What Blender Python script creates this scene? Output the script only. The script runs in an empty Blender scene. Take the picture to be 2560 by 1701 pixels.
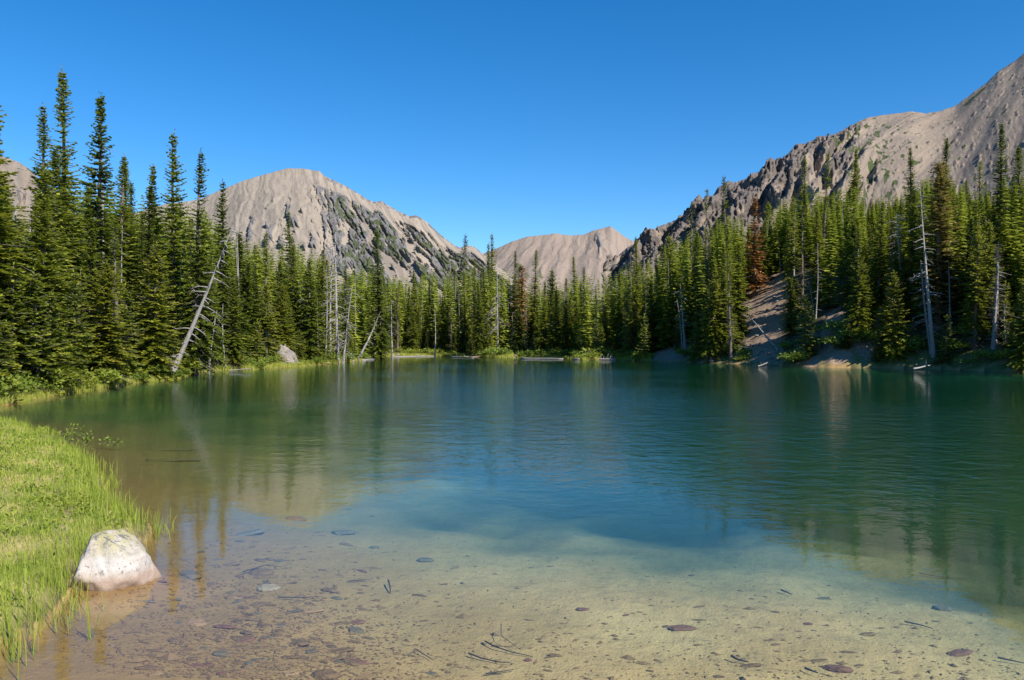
import bpy, math, random
import numpy as np
from mathutils import Vector

# ------------------------------------------------------------------ camera, sky, sun, exposure
SC = bpy.context.scene
COL = SC.collection
FPX, CX, HV, CAMH = 1852.0, 1180.0, 795.6, 1.9      # focal length, centre column, horizon row (photo at 2360 px width), eye height

cam_d = bpy.data.cameras.new('camera')
cam = bpy.data.objects.new('camera', cam_d); COL.objects.link(cam)
cam.location = (0, 0, CAMH); cam.rotation_euler = (math.radians(90), 0, 0)
cam_d.sensor_width = 36.0; cam_d.lens = 36.0 * FPX / 2360.0
cam_d.shift_y = 0.0049
cam_d.clip_start = 0.05; cam_d.clip_end = 20000
SC.camera = cam

SUN_AZ, SUN_EL = 135.0, 42.0                         # clockwise from +Y, above the horizon
world = bpy.data.worlds.new('World'); SC.world = world; world.use_nodes = True
wn = world.node_tree
sky = wn.nodes.new('ShaderNodeTexSky'); sky.sky_type = 'NISHITA'; sky.sun_disc = False
sky.sun_elevation = math.radians(SUN_EL); sky.sun_rotation = math.radians(SUN_AZ)
sky.altitude = 1900; sky.air_density = 1.0; sky.dust_density = 0.15; sky.ozone_density = 3.0
hs = wn.nodes.new('ShaderNodeHueSaturation'); hs.inputs['Saturation'].default_value = 1.36; hs.inputs['Value'].default_value = 1.0
bg = wn.nodes['Background']; bg.inputs['Strength'].default_value = 0.106
wn.links.new(sky.outputs[0], hs.inputs['Color']); wn.links.new(hs.outputs[0], bg.inputs['Color'])

sun_d = bpy.data.lights.new('sun', 'SUN'); sun_d.energy = 5.0; sun_d.angle = math.radians(0.53); sun_d.color = (1.0, 0.93, 0.83)
sun = bpy.data.objects.new('sun', sun_d); COL.objects.link(sun)
S = Vector((math.cos(math.radians(SUN_EL)) * math.sin(math.radians(SUN_AZ)), math.cos(math.radians(SUN_EL)) * math.cos(math.radians(SUN_AZ)), math.sin(math.radians(SUN_EL))))
sun.rotation_euler = S.to_track_quat('Z', 'Y').to_euler(); sun.location = S * 100

SC.view_settings.view_transform = 'Standard'; SC.view_settings.look = 'None'
SC.view_settings.exposure = 0.75; SC.view_settings.gamma = 1.0; SC.view_settings.use_curve_mapping = False
SC.render.engine = 'CYCLES'
cy = SC.cycles
SC.render.filter_size = 1.1; cy.use_denoising = True; cy.max_bounces = 10; cy.diffuse_bounces = 3; cy.glossy_bounces = 3
cy.transparent_max_bounces = 16; cy.volume_bounces = 1; cy.sample_clamp_indirect = 6.0
cy.caustics_reflective = False; cy.caustics_refractive = False

RNG = np.random.default_rng(7)
random.seed(7)

# ------------------------------------------------------------------ numeric helpers
_perm = {}
def _grad(seed):
    if seed not in _perm:
        r = np.random.default_rng(1000 + seed)
        p = r.permutation(256); _perm[seed] = (np.concatenate([p, p]), r.uniform(0, 2 * np.pi, 256))
    return _perm[seed]
def perlin(x, y, seed=0):
    p, ang = _grad(seed)
    x = np.asarray(x, float); y = np.asarray(y, float)
    xi = np.floor(x).astype(int); yi = np.floor(y).astype(int)
    xf = x - xi; yf = y - yi
    u = xf * xf * xf * (xf * (xf * 6 - 15) + 10); v = yf * yf * yf * (yf * (yf * 6 - 15) + 10)
    def g(ix, iy, dx, dy):
        a = ang[p[(p[ix & 255] + iy) & 255]]
        return np.cos(a) * dx + np.sin(a) * dy
    n00 = g(xi, yi, xf, yf); n10 = g(xi + 1, yi, xf - 1, yf)
    n01 = g(xi, yi + 1, xf, yf - 1); n11 = g(xi + 1, yi + 1, xf - 1, yf - 1)
    return (n00 + u * (n10 - n00)) * (1 - v) + (n01 + u * (n11 - n01)) * v
def fbm(x, y, o=4, seed=0, gain=0.5):
    s = 0.0; a = 1.0; f = 1.0
    for k in range(o):
        s = s + a * perlin(x * f + 13.7 * k, y * f + 7.1 * k, seed + k); a *= gain; f *= 2.03
    return s
def ridged(x, y, o=4, seed=0):
    s = 0.0; a = 1.0; f = 1.0
    for k in range(o):
        s = s + a * (1 - np.abs(perlin(x * f + 3.3 * k, y * f + 9.2 * k, seed + k)) * 2.2); a *= 0.5; f *= 2.1
    return s / 1.9
def sstep(a, b, x):
    t = np.clip((x - a) / (b - a), 0, 1); return t * t * (3 - 2 * t)
def G(u, v):                                          # photo pixel on the water plane
    Y = CAMH * FPX / (v - HV); return ((u - CX) / FPX * Y, Y)
def XU(u, Y): return (u - CX) / FPX * Y
def ZV(v, Y): return CAMH - (v - HV) / FPX * Y

# ------------------------------------------------------------------ mesh helpers
class MB:
    """collects quads with a per-vertex float; builds ONE mesh"""
    def __init__(self): self.v = []; self.f = []; self.t = []; self.m = []; self.n = 0
    def add(self, V, F, tint=0.5, mat=0):
        V = np.asarray(V, float).reshape(-1, 3); F = np.asarray(F, int).reshape(-1, 4)
        self.v.append(V); self.f.append(F + self.n)
        self.t.append(np.broadcast_to(np.asarray(tint, float), (len(V),)).copy())
        self.m.append(np.full(len(F), mat)); self.n += len(V)
    def tube(self, P, R, k=6, tint=0.5, mat=0):
        P = np.asarray(P, float); R = np.asarray(R, float); n = len(P)
        T = np.gradient(P, axis=0); T /= np.linalg.norm(T, axis=1)[:, None] + 1e-9
        ref = np.where(np.abs(T[:, 2:3]) > 0.9, [[1., 0, 0]], [[0., 0, 1.]])
        A = np.cross(T, ref); A /= np.linalg.norm(A, axis=1)[:, None] + 1e-9
        B = np.cross(T, A)
        a = np.linspace(0, 2 * np.pi, k, endpoint=False)
        V = P[:, None] + R[:, None, None] * (A[:, None] * np.cos(a)[None, :, None] + B[:, None] * np.sin(a)[None, :, None])
        i = np.arange(n - 1)[:, None] * k; j = np.arange(k)[None]; j2 = (j + 1) % k
        F = np.stack([i + j, i + j2, i + k + j2, i + k + j], -1)
        self.add(V, F, tint, mat)
    def rhombs(self, base, tip, side, tint, mat=0):
        V = np.stack([base, (base * .55 + tip * .45) + side, tip, (base * .55 + tip * .45) - side], 1)
        n = len(base)
        self.add(V.reshape(-1, 3), np.arange(4 * n).reshape(-1, 4), np.repeat(tint, 4), mat)
    def mesh(self, name, mats, smooth=False):
        V = np.concatenate(self.v); F = np.concatenate(self.f); return make_mesh(name, V, F, mats, {'tint': np.concatenate(self.t)}, np.concatenate(self.m), smooth)

def make_mesh(name, V, F, mats, attrs=None, mi=None, smooth=True):
    me = bpy.data.meshes.new(name)
    V = np.ascontiguousarray(V, dtype=np.float32); F = np.ascontiguousarray(F, dtype=np.int32)
    k = F.shape[1]
    me.vertices.add(len(V)); me.vertices.foreach_set('co', V.ravel())
    me.loops.add(F.size); me.loops.foreach_set('vertex_index', F.ravel())
    me.polygons.add(len(F)); me.polygons.foreach_set('loop_start', np.arange(len(F), dtype=np.int32) * k)
    if mi is not None: me.polygons.foreach_set('material_index', mi.astype(np.int32))
    me.polygons.foreach_set('use_smooth', np.full(len(F), smooth))
    for a, val in (attrs or {}).items():
        at = me.attributes.new(a, 'FLOAT', 'POINT'); at.data.foreach_set('value', np.ascontiguousarray(val, dtype=np.float32).ravel())
    me.update(calc_edges=True); me.validate()
    for m in (mats if isinstance(mats, (list, tuple)) else [mats]): me.materials.append(m)
    return me
def grid_faces(nr, nc):
    i = np.arange(nr - 1)[:, None] * nc; j = np.arange(nc - 1)[None]
    return np.stack([i + j, i + j + 1, i + nc + j + 1, i + nc + j], -1).reshape(-1, 4)

def link(name, me, parent=None, loc=None):
    o = bpy.data.objects.new(name, me); COL.objects.link(o)
    if parent is not None: o.parent = parent
    if loc is not None: o.location = loc
    return o
def tag(o, label=None, cat=None, group=None, kind=None):
    if label: o['label'] = label
    if cat: o['category'] = cat
    if group: o['group'] = group
    if kind: o['kind'] = kind
    return o
def empty(name, loc, label, cat, group=None):
    o = bpy.data.objects.new(name, None); COL.objects.link(o); o.location = loc; o.empty_display_size = .3
    return tag(o, label, cat, group)

# ------------------------------------------------------------------ material helpers
class NT:
    def __init__(self, name):
        self.mat = bpy.data.materials.new(name); self.mat.use_nodes = True
        self.t = self.mat.node_tree; self.bsdf = self.t.nodes['Principled BSDF']; self.out = self.t.nodes['Material Output']
    def n(self, typ, **kw):
        o = self.t.nodes.new(typ)
        for k, v in kw.items(): setattr(o, k, v)
        return o
    def l(self, a, b): self.t.links.new(a, b)
    def attr(self, name): return self.n('ShaderNodeAttribute', attribute_name=name).outputs['Fac']
    def coord(self, kind='Object', scale=(1, 1, 1)):
        tc = self.n('ShaderNodeTexCoord'); mp = self.n('ShaderNodeMapping'); mp.inputs['Scale'].default_value = scale
        self.l(tc.outputs[kind], mp.inputs[0]); return mp.outputs[0]
    def noise(self, scale, detail=4, rough=0.55, vec=None, dist=0.0):
        o = self.n('ShaderNodeTexNoise'); o.inputs['Scale'].default_value = scale; o.inputs['Detail'].default_value = detail
        o.inputs['Roughness'].default_value = rough; o.inputs['Distortion'].default_value = dist
        if vec is not None: self.l(vec, o.inputs['Vector'])
        return o.outputs['Fac']
    def ramp(self, fac, stops, interp='LINEAR'):
        o = self.n('ShaderNodeValToRGB'); o.color_ramp.interpolation = interp
        el = o.color_ramp.elements
        while len(el) < len(stops): el.new(0.5)
        for e, (p, c) in zip(el, stops):
            e.position = p; e.color = (*c, 1) if not np.isscalar(c) else (c, c, c, 1)
        self.l(fac, o.inputs[0]); return o.outputs[0]
    def mix(self, fac, a, b, mode='MIX'):
        o = self.n('ShaderNodeMix', data_type='RGBA', blend_type=mode)
        for s, v in ((o.inputs[0], fac), (o.inputs[6], a), (o.inputs[7], b)):
            if hasattr(v, 'links'): self.l(v, s)
            elif np.isscalar(v): s.default_value = v
            else: s.default_value = (*v, 1)
        return o.outputs[2]
    def math(self, op, a, b=0.0, clamp=False):
        o = self.n('ShaderNodeMath', operation=op, use_clamp=clamp)
        for s, v in ((o.inputs[0], a), (o.inputs[1], b)):
            if hasattr(v, 'links'): self.l(v, s)
            else: s.default_value = v
        return o.outputs[0]
    def bump(self, h, strength=0.5, dist=0.1, normal=None):
        o = self.n('ShaderNodeBump'); o.inputs['Strength'].default_value = strength; o.inputs['Distance'].default_value = dist
        self.l(h, o.inputs['Height'])
        if normal is not None: self.l(normal, o.inputs['Normal'])
        return o.outputs[0]
    def base(self, c, rough=0.85, spec=0.2):
        b = self.bsdf
        if hasattr(c, 'links'): self.l(c, b.inputs['Base Color'])
        else: b.inputs['Base Color'].default_value = (*c, 1)
        b.inputs['Roughness'].default_value = rough; b.inputs['Specular IOR Level'].default_value = spec
        return b

def leaf_material(name, stops, transl=0.3, vary=0.45, rough=0.6):
    m = NT(name)
    oi = m.n('ShaderNodeObjectInfo').outputs['Random']
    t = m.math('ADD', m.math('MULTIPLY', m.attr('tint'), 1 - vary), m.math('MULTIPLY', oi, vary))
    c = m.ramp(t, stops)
    b = m.base(c, rough, 0.25)
    tr = m.n('ShaderNodeBsdfTranslucent'); m.l(m.mix(0.35, c, (0.20, 0.26, 0.02)), tr.inputs[0])
    mx = m.n('ShaderNodeMixShader'); mx.inputs[0].default_value = transl
    m.l(b.outputs[0], mx.inputs[1]); m.l(tr.outputs[0], mx.inputs[2]); m.l(mx.outputs[0], m.out.inputs[0])
    return m.mat

M = {}
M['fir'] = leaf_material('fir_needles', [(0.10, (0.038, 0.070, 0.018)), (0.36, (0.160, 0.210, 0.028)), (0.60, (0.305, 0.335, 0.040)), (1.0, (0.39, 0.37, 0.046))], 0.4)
M['lime'] = leaf_material('lime_needles', [(0, (0.070, 0.098, 0.014)), (1, (0.182, 0.196, 0.025))], 0.3)
M['rust'] = leaf_material('rust_needles', [(0, (0.26, 0.125, 0.055)), (0.6, (0.46, 0.245, 0.10)), (1, (0.48, 0.32, 0.14))], 0.12)
M['straw'] = leaf_material('straw_needles', [(0, (0.30, 0.25, 0.10)), (0.6, (0.54, 0.45, 0.18)), (1, (0.45, 0.44, 0.13))], 0.15)
M['grey'] = leaf_material('grey_twigs', [(0, (0.070, 0.059, 0.052)), (1, (0.189, 0.168, 0.154))], 0.0)
M['shrub'] = leaf_material('shrub_leaves', [(0, (0.064, 0.109, 0.018)), (0.5, (0.173, 0.237, 0.033)), (1, (0.328, 0.346, 0.046))], 0.35)
M['grass'] = leaf_material('grass_blades', [(0, (0.137, 0.206, 0.028)), (0.45, (0.284, 0.363, 0.045)), (0.75, (0.412, 0.441, 0.073)), (1.0, (0.510, 0.421, 0.167))], 0.4, 0.0)
M['petal'] = NT('yellow_petals').base((0.6, 0.5, 0.05)).id_data and bpy.data.materials['yellow_petals']

m = NT('bark'); v = m.coord('Object', (6, 6, 1.2)); n = m.noise(3.0, 5, 0.65, v)
b = m.base(m.ramp(n, [(0.3, (0.075, 0.055, 0.045)), (0.6, (0.17, 0.135, 0.115)), (0.8, (0.26, 0.23, 0.205))])); m.l(m.bump(n, 0.7, 0.05), b.inputs['Normal']); M['bark'] = m.mat
m = NT('silver_wood'); v = m.coord('Object', (9, 9, 0.8)); n = m.noise(2.5, 6, 0.65, v)
b = m.base(m.ramp(n, [(0.25, (0.119, 0.108, 0.105)), (0.5, (0.266, 0.248, 0.238)), (0.75, (0.392, 0.371, 0.350))]), 0.75); m.l(m.bump(n, 0.6, 0.04), b.inputs['Normal']); M['silver'] = m.mat
m = NT('sodden_wood'); v = m.coord('Object', (1, 8, 8)); n = m.noise(3, 4, .6, v); m.base(m.mix(n, (0.07, 0.042, 0.02), (0.19, 0.12, 0.06)), 0.8); M['sodden'] = m.mat
m = NT('dark_twig'); m.base((0.05, 0.036, 0.024), 0.8); M['twig'] = m.mat

# ------------------------------------------------------------------ lake outline (near bank, far shore, off-frame right, behind)
near_bank_D = [(-60, 962), (0, 972), (60, 984), (125, 1012), (175, 1045), (215, 1075), (243, 1120), (250, 1165), (285, 1195), (345, 1200), (352, 1228), (318, 1248), (240, 1262), (172, 1330), (160, 1370), (130, 1405), (90, 1440), (40, 1462), (0, 1475)]
far_D = [(-60, 942), (0, 936), (60, 924), (130, 911), (180, 904), (232, 896), (300, 884), (345, 880), (400, 876), (432, 864), (470, 856), (540, 853), (585, 852), (620, 850), (700, 845), (770, 838), (835, 832), (842, 826), (868, 823), (900, 822), (1000, 820.5), (1090, 823), (1150, 825), (1230, 825), (1320, 827), (1345, 831), (1400, 829), (1480, 832), (1600, 836), (1700, 839), (1800, 843), (1900, 847), (2000, 848.5), (2150, 851.5), (2250, 855), (2360, 858)]
nb = [G(*p) for p in near_bank_D]; fb = [G(*p) for p in far_D]
LAKE = np.array(fb + [(44, 52), (52, 44), (50, 30), (38, 14), (22, 5), (10, 2.2), (3, 1.6), (-1.4, 1.7), (-2.6, 2.8), (-3.4, 4.6)] + nb[::-1][1:] + [(-17, 21.6), (-24, 23)])
def poly_sdf(x, y, P, closed=True):
    x = np.asarray(x, float); y = np.asarray(y, float)
    d2 = np.full(x.shape, 1e18); ins = np.zeros(x.shape, bool); n = len(P)
    for i in range(n if closed else n - 1):
        ax, ay = P[i]; bx, by = P[(i + 1) % n]
        ex, ey = bx - ax, by - ay; L = ex * ex + ey * ey + 1e-12
        t = np.clip(((x - ax) * ex + (y - ay) * ey) / L, 0, 1)
        d2 = np.minimum(d2, (x - ax - t * ex) ** 2 + (y - ay - t * ey) ** 2)
        if closed:
            c = ((ay > y) != (by > y)) & (x < (bx - ax) * (y - ay) / (by - ay + 1e-12) + ax); ins ^= c
    d = np.sqrt(d2); return np.where(ins, -d, d) if closed else d          # land positive
DROP = np.array([(-26, 24.5)] + [G(u, v) for u, v in [(60, 950), (200, 958), (330, 985), (420, 1030), (520, 1090), (640, 1145), (800, 1180), (1000, 1212), (1300, 1245), (1700, 1275), (2000, 1320), (2360, 1400)]] + [(8, 4.6), (16, 4.2), (26, 9)])
DROPPOLY = np.array(list(DROP) + [(60, 30), (60, 170), (-80, 170), (-80, 40)])

U_S = [-900, -300, 0, 400, 700, 850, 1000, 1300, 1450, 1600, 1900, 2360, 2800, 6000]
SLOPE = [.2, .3, .3, .3, .22, .10, .07, .07, .22, .55, .62, .60, .25, .15]
CAP = [5, 6, 6, 6, 5, 3.5, 3, 4, 8, 15, 18, 19, 7, 4]  # unseen bank beyond the right edge kept low to let sun onto the shore
RISE = [.02, .02, .03, .03, .02, .012, .012, .012, .03, .08, .12, .13, .05, .03]
def height(x, y):
    x = np.asarray(x, float); y = np.asarray(y, float)
    r = np.hypot(x, y)
    d = poly_sdf(x, y, LAKE)
    d = d + 0.35 * fbm(x * 0.9, y * 0.9, 2, 5) * sstep(8, 25, r) + 0.06 * fbm(x * 3, y * 3, 2, 6) * (1 - sstep(8, 25, r))
    u = CX + FPX * np.where(y > 0.5, x / np.maximum(y, .5), np.sign(x) * 9)
    s = np.interp(u, U_S, SLOPE); c = np.interp(u, U_S, CAP); ri = np.interp(u, U_S, RISE)
    near = ((y < 24) & (x < 3)) | (y < 3)
    nw = np.where(near, 1.0, 0.0)
    s = np.where(near, 0.05, s); c = np.where(near, 1.2, c); ri = np.where(near, 0.01, ri)
    dp = np.maximum(d, 0)
    dd = np.minimum(dp, 260)
    land = 0.10 * sstep(0, 0.35, dp) + c * (1 - np.exp(-s * np.maximum(dp - 0.6, 0) / c)) + ri * dd
    land += sstep(1, 8, dp) * (1 - nw) * (0.5 * fbm(x * .12, y * .12, 3, 11) + 0.12 * fbm(x * .7, y * .7, 3, 12)) + 0.02 * fbm(x * 2.5, y * 2.5, 2, 13) * sstep(0, .5, dp)
    # water side
    w = np.maximum(-d, 0)
    q = -poly_sdf(x, y, DROPPOLY)                    # positive lakeward of the drop-off
    shelf = 0.08 + 0.10 * sstep(0, 4, w) + 0.08 * sstep(-4, 0, q)
    rs = np.minimum(1, 9 / np.maximum(r, 1)) ; qq = np.maximum(q + 0.9 + (1.0 * fbm(x * .35, y * .35, 3, 24) + .25 * fbm(x * 1.4, y * 1.4, 2, 25)) * np.maximum(r / 9, .7), 0) * rs; deep = 4.5 * (1 - np.exp(-(0.05 * qq + 0.010 * qq ** 2 + 0.0012 * qq ** 3) / 4.5))
    shelf = shelf + .05 * fbm(x * .5, y * .5, 2, 23) * sstep(1, 3, w)
    lim = 0.04 + 0.45 * w
    dep = np.minimum(shelf + deep, lim) + 0.012 * fbm(x * 3.2, y * 3.2, 3, 21) * sstep(0, .5, w) + 0.03 * fbm(x * .8, y * .8, 2, 22) * sstep(.3, 1.5, w)
    dep = np.minimum(dep, 0.018 + 0.20 * np.maximum(0, np.hypot(x + 3.25, y - 6.5) - .36))
    return np.where(d > 0, land, -np.maximum(dep, 0.004))
def hz(x, y): return float(height(np.array([x]), np.array([y]))[0])
FU = np.array([p[0] for p in far_D]); FY = np.array([G(*p)[1] for p in far_D])
def shoreY(u): return float(np.interp(u, FU, FY))

# ------------------------------------------------------------------ the ground: one sheet, lake bed and banks
half = 38.0
A = np.concatenate([np.linspace(-180, -half, 60, endpoint=False), np.linspace(-half, half, 700), np.linspace(half, 180, 61)[1:]])
Rr = np.concatenate([np.geomspace(0.8, 300, 345), np.geomspace(310, 9000, 30)])
aa, rr = np.meshgrid(np.radians(A), Rr)
gx = rr * np.sin(aa); gy = rr * np.cos(aa); gz = height(gx, gy)
gd = poly_sdf(gx, gy, LAKE); gu = CX + FPX * np.where(gy > .5, gx / np.maximum(gy, .5), 9)
soil = np.zeros_like(gx)
for (u0, v_, w_u, off, w_o) in [(1765, 0, 60, 11, 13), (1540, 0, 50, 4, 5), (1470, 0, 40, 2, 2), (1930, 0, 40, 4, 5), (2020, 0, 50, 22, 12), (2120, 0, 40, 30, 10), (1090, 0, 28, 2.5, 2.5), (1185, 0, 30, 3.0, 2.0), (150, 0, 28, 2.2, 2.0), (665, 0, 22, 2.6, 2.2), (560, 0, 18, 3.0, 2.0), (1870, 0, 25, 2, 3), (2000, 0, 40, 5, 4)]:
    soil = np.maximum(soil, np.exp(-((gu - u0) / w_u) ** 2 - ((gd - off) / w_o) ** 2))
soil = np.where(gd > 0, soil, 0)
nearb = (gy < 24) & (gx < 3)
lawn = np.where(nearb, 1.0, (1 - sstep(1.2, 3.5, gd)) * np.where((gu > 1440), 0.5, 1.0)) * (gd > 0)
wet = 1 - sstep(-0.05, 0.25, gd)
bed = (gd <= 0.02).astype(float)
m = NT('ground')
co = m.coord('Object')
n1 = m.noise(0.9, 5, 0.6, co); n2 = m.noise(7, 5, 0.65, co); n3 = m.noise(45, 4, 0.6, co)
floor_c = m.mix(n2, (0.030, 0.030, 0.016), (0.085, 0.075, 0.040))
soil_c = m.mix(m.ramp(n2, [(.35, 0.), (.65, 1.)]), (0.168, 0.115, 0.081), (0.350, 0.262, 0.189))
lawn_c = m.mix(m.ramp(n1, [(0.42, 0.0), (0.6, 1.0)]), (0.137, 0.173, 0.036), (0.328, 0.282, 0.118))
sand = m.mix(m.ramp(n1, [(0.35, 0.0), (0.65, 1.0)]), (0.38, 0.238, 0.100), (0.47, 0.308, 0.140))
sand = m.mix(m.ramp(n2, [(0.50, 0.0), (0.72, 0.45)]), sand, (0.140, 0.105, 0.052))
sand = m.mix(m.ramp(n3, [(0.58, 0.0), (0.72, 0.45)]), sand, (0.084, 0.059, 0.032))
c = m.mix(m.attr('lawn'), floor_c, lawn_c)
sf = m.math('ADD', m.attr('soil'), m.math('MULTIPLY', m.math('SUBTRACT', n2, 0.5), 0.7))
c = m.mix(m.ramp(sf, [(0.32, 0.0), (0.5, 1.0)]), c, soil_c)
c = m.mix(m.attr('wet'), c, (0.08, 0.06, 0.04))
sand = m.mix(m.attr('mud'), sand, m.mix(n2, (0.14, 0.078, 0.028), (0.29, 0.173, 0.062)))
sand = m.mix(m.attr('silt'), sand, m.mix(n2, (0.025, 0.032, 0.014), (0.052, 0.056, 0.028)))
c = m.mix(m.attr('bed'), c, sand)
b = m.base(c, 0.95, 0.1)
m.l(m.bump(m.math('ADD', n2, m.math('MULTIPLY', n3, 0.4)), 0.5, 0.06), b.inputs['Normal'])
M['ground'] = m.mat
mud = sstep(1.2, -3.6, gx + 0.12 * (gy - 6)) * (gd < 0)
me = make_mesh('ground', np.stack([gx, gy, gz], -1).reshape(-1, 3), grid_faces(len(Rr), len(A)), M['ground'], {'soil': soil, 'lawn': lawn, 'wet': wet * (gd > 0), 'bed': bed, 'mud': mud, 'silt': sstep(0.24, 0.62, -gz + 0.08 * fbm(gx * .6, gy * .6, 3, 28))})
tag(link('ground', me), kind='structure')

# ------------------------------------------------------------------ the water: a closed body, rippled skin over an absorbing and scattering volume
m = NT('lake_water')
m.t.nodes.remove(m.bsdf)
co = m.coord('Object', (1.0, 1.15, 1.0))
w1 = m.noise(1.3, 3, 0.55, co, 0.3); w2 = m.noise(6.5, 3, 0.6, co, 0.2); w3 = m.noise(0.05, 3, 0.5, m.coord('Object'))
calm = m.math('MULTIPLY', m.attr('ruffle'), m.ramp(w3, [(0.38, 0.55), (0.62, 1.15)]))
hgt = m.math('MULTIPLY', m.math('ADD', m.math('ADD', m.math('MULTIPLY', w1, 0.012), m.math('MULTIPLY', m.noise(3.1, 2, 0.5, co), 0.008)), m.math('ADD', m.math('MULTIPLY', w2, 0.0052), m.math('MULTIPLY', m.noise(15, 2, 0.5, co), 0.0014))), calm)
bn = m.n('ShaderNodeBump'); bn.inputs['Strength'].default_value = 1.0; bn.inputs['Distance'].default_value = 1.0
m.l(hgt, bn.inputs['Height'])
fr = m.n('ShaderNodeFresnel'); m.l(m.math('ADD', 1.33, m.math('MULTIPLY', m.n('ShaderNodeNewGeometry').outputs['Backfacing'], 1 / 1.33 - 1.33)), fr.inputs['IOR']); m.l(bn.outputs[0], fr.inputs['Normal'])
gl = m.n('ShaderNodeBsdfGlossy'); gl.inputs['Roughness'].default_value = 0.03; m.l(bn.outputs[0], gl.inputs['Normal'])
tp = m.n('ShaderNodeBsdfTransparent')
mx = m.n('ShaderNodeMixShader'); m.l(fr.outputs[0], mx.inputs[0]); m.l(tp.outputs[0], mx.inputs[1]); m.l(gl.outputs[0], mx.inputs[2])
m.l(mx.outputs[0], m.out.inputs['Surface'])
va = m.n('ShaderNodeVolumeAbsorption'); va.inputs['Color'].default_value = (0.17, 0.80, 0.71, 1); va.inputs['Density'].default_value = 0.40
vs = m.n('ShaderNodeVolumeScatter'); vs.inputs['Color'].default_value = (0.25, 0.90, 0.66, 1); vs.inputs['Density'].default_value = 0.010; vs.inputs['Anisotropy'].default_value = 0.1
ad = m.n('ShaderNodeAddShader'); m.l(va.outputs[0], ad.inputs[0]); m.l(vs.outputs[0], ad.inputs[1]); m.l(ad.outputs[0], m.out.inputs['Volume'])
M['water'] = m.mat
x0, x1, y0, y1, zb = -75, 62, 0.9, 165, -9.0
nx_, ny_ = 120, 200
wx, wy = np.meshgrid(np.linspace(x0, x1, nx_), y0 + (y1 - y0) * np.linspace(0, 1, ny_) ** 1.8)
top = np.stack([wx, wy, 0 * wx], -1).reshape(-1, 3); nt_ = len(top)
ws = -poly_sdf(wx, wy, LAKE); wr = np.hypot(wx, wy)
ruffle = 0.16 + 0.30 * sstep(14, 30, wr) + (0.8 * sstep(0.8, 3.5, ws) + 1.5 * sstep(3, 14, ws)) * sstep(7.2, 12.5, wr)      # wind reaches the open middle, the shores lie sheltered
V = np.vstack([top, [(x0, y0, zb), (x1, y0, zb), (x1, y1, zb), (x0, y1, zb)]])
F = [tuple(f) for f in grid_faces(ny_, nx_)]
c00, c10, c11, c01 = 0, nx_ - 1, nt_ - 1, nt_ - nx_
b0 = nt_
me = bpy.data.meshes.new('lake_water')
rowb = list(range(c00, c10 + 1)); rowt = list(range(c01, c11 + 1)); coll = list(range(0, nt_, nx_)); colr = list(range(nx_ - 1, nt_, nx_))
F += [tuple([b0, b0 + 1] + rowb[::-1]), tuple([b0 + 1, b0 + 2] + colr[::-1]), tuple([b0 + 2, b0 + 3] + rowt), tuple([b0 + 3, b0] + coll), (b0 + 3, b0 + 2, b0 + 1, b0)]
me.from_pydata([tuple(q) for q in V], [], F)
at_ = me.attributes.new('ruffle', 'FLOAT', 'POINT'); at_.data.foreach_set('value', np.concatenate([ruffle.ravel(), np.zeros(4)]).astype(np.float32))
me.materials.append(M['water']); me.update()
tag(link('lake_water', me), kind='structure')

# ------------------------------------------------------------------ mountains
def mountain_material(name, scree_a, scree_b, rock_a, rock_b, green, fs):
    m = NT(name); co = m.coord('Object')
    n1 = m.noise(0.008 * fs, 8, 0.65, co); n2 = m.noise(0.05 * fs, 9, 0.72, co); n3 = m.noise(0.22 * fs, 6, 0.68, co)
    sc = m.mix(m.ramp(n1, [(0.35, 0.0), (0.65, 1.0)]), scree_a, scree_b)
    sc = m.mix(m.ramp(m.attr('streak'), [(0.35, 0.0), (0.75, 0.6)]), sc, (0.133, 0.118, 0.105))
    sc = m.mix(m.ramp(n3, [(0.55, 0.0), (0.72, 0.5)]), sc, (0.133, 0.112, 0.098))
    rk = m.mix(m.ramp(n2, [(0.32, 0.0), (0.68, 1.0)]), rock_a, rock_b)
    f = m.math('ADD', m.attr('rock'), m.math('MULTIPLY', m.math('SUBTRACT', n2, 0.5), 1.15))
    c = m.mix(m.ramp(f, [(0.43, 0.0), (0.52, 1.0)]), sc, rk)
    g = m.math('ADD', m.attr('veg'), m.math('MULTIPLY', m.math('SUBTRACT', m.math('ADD', m.math('MULTIPLY', n2, .5), m.math('MULTIPLY', n3, .5)), 0.5), 1.3))
    c = m.mix(m.ramp(g, [(0.46, 0.0), (0.58, 1.0)]), c, green)
    b = m.base(c, 0.95, 0.1)
    m.l(m.bump(m.math('ADD', n2, m.math('MULTIPLY', n3, 0.5)), 0.9, 2.6 / fs), b.inputs['Normal'])
    return m.mat
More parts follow.
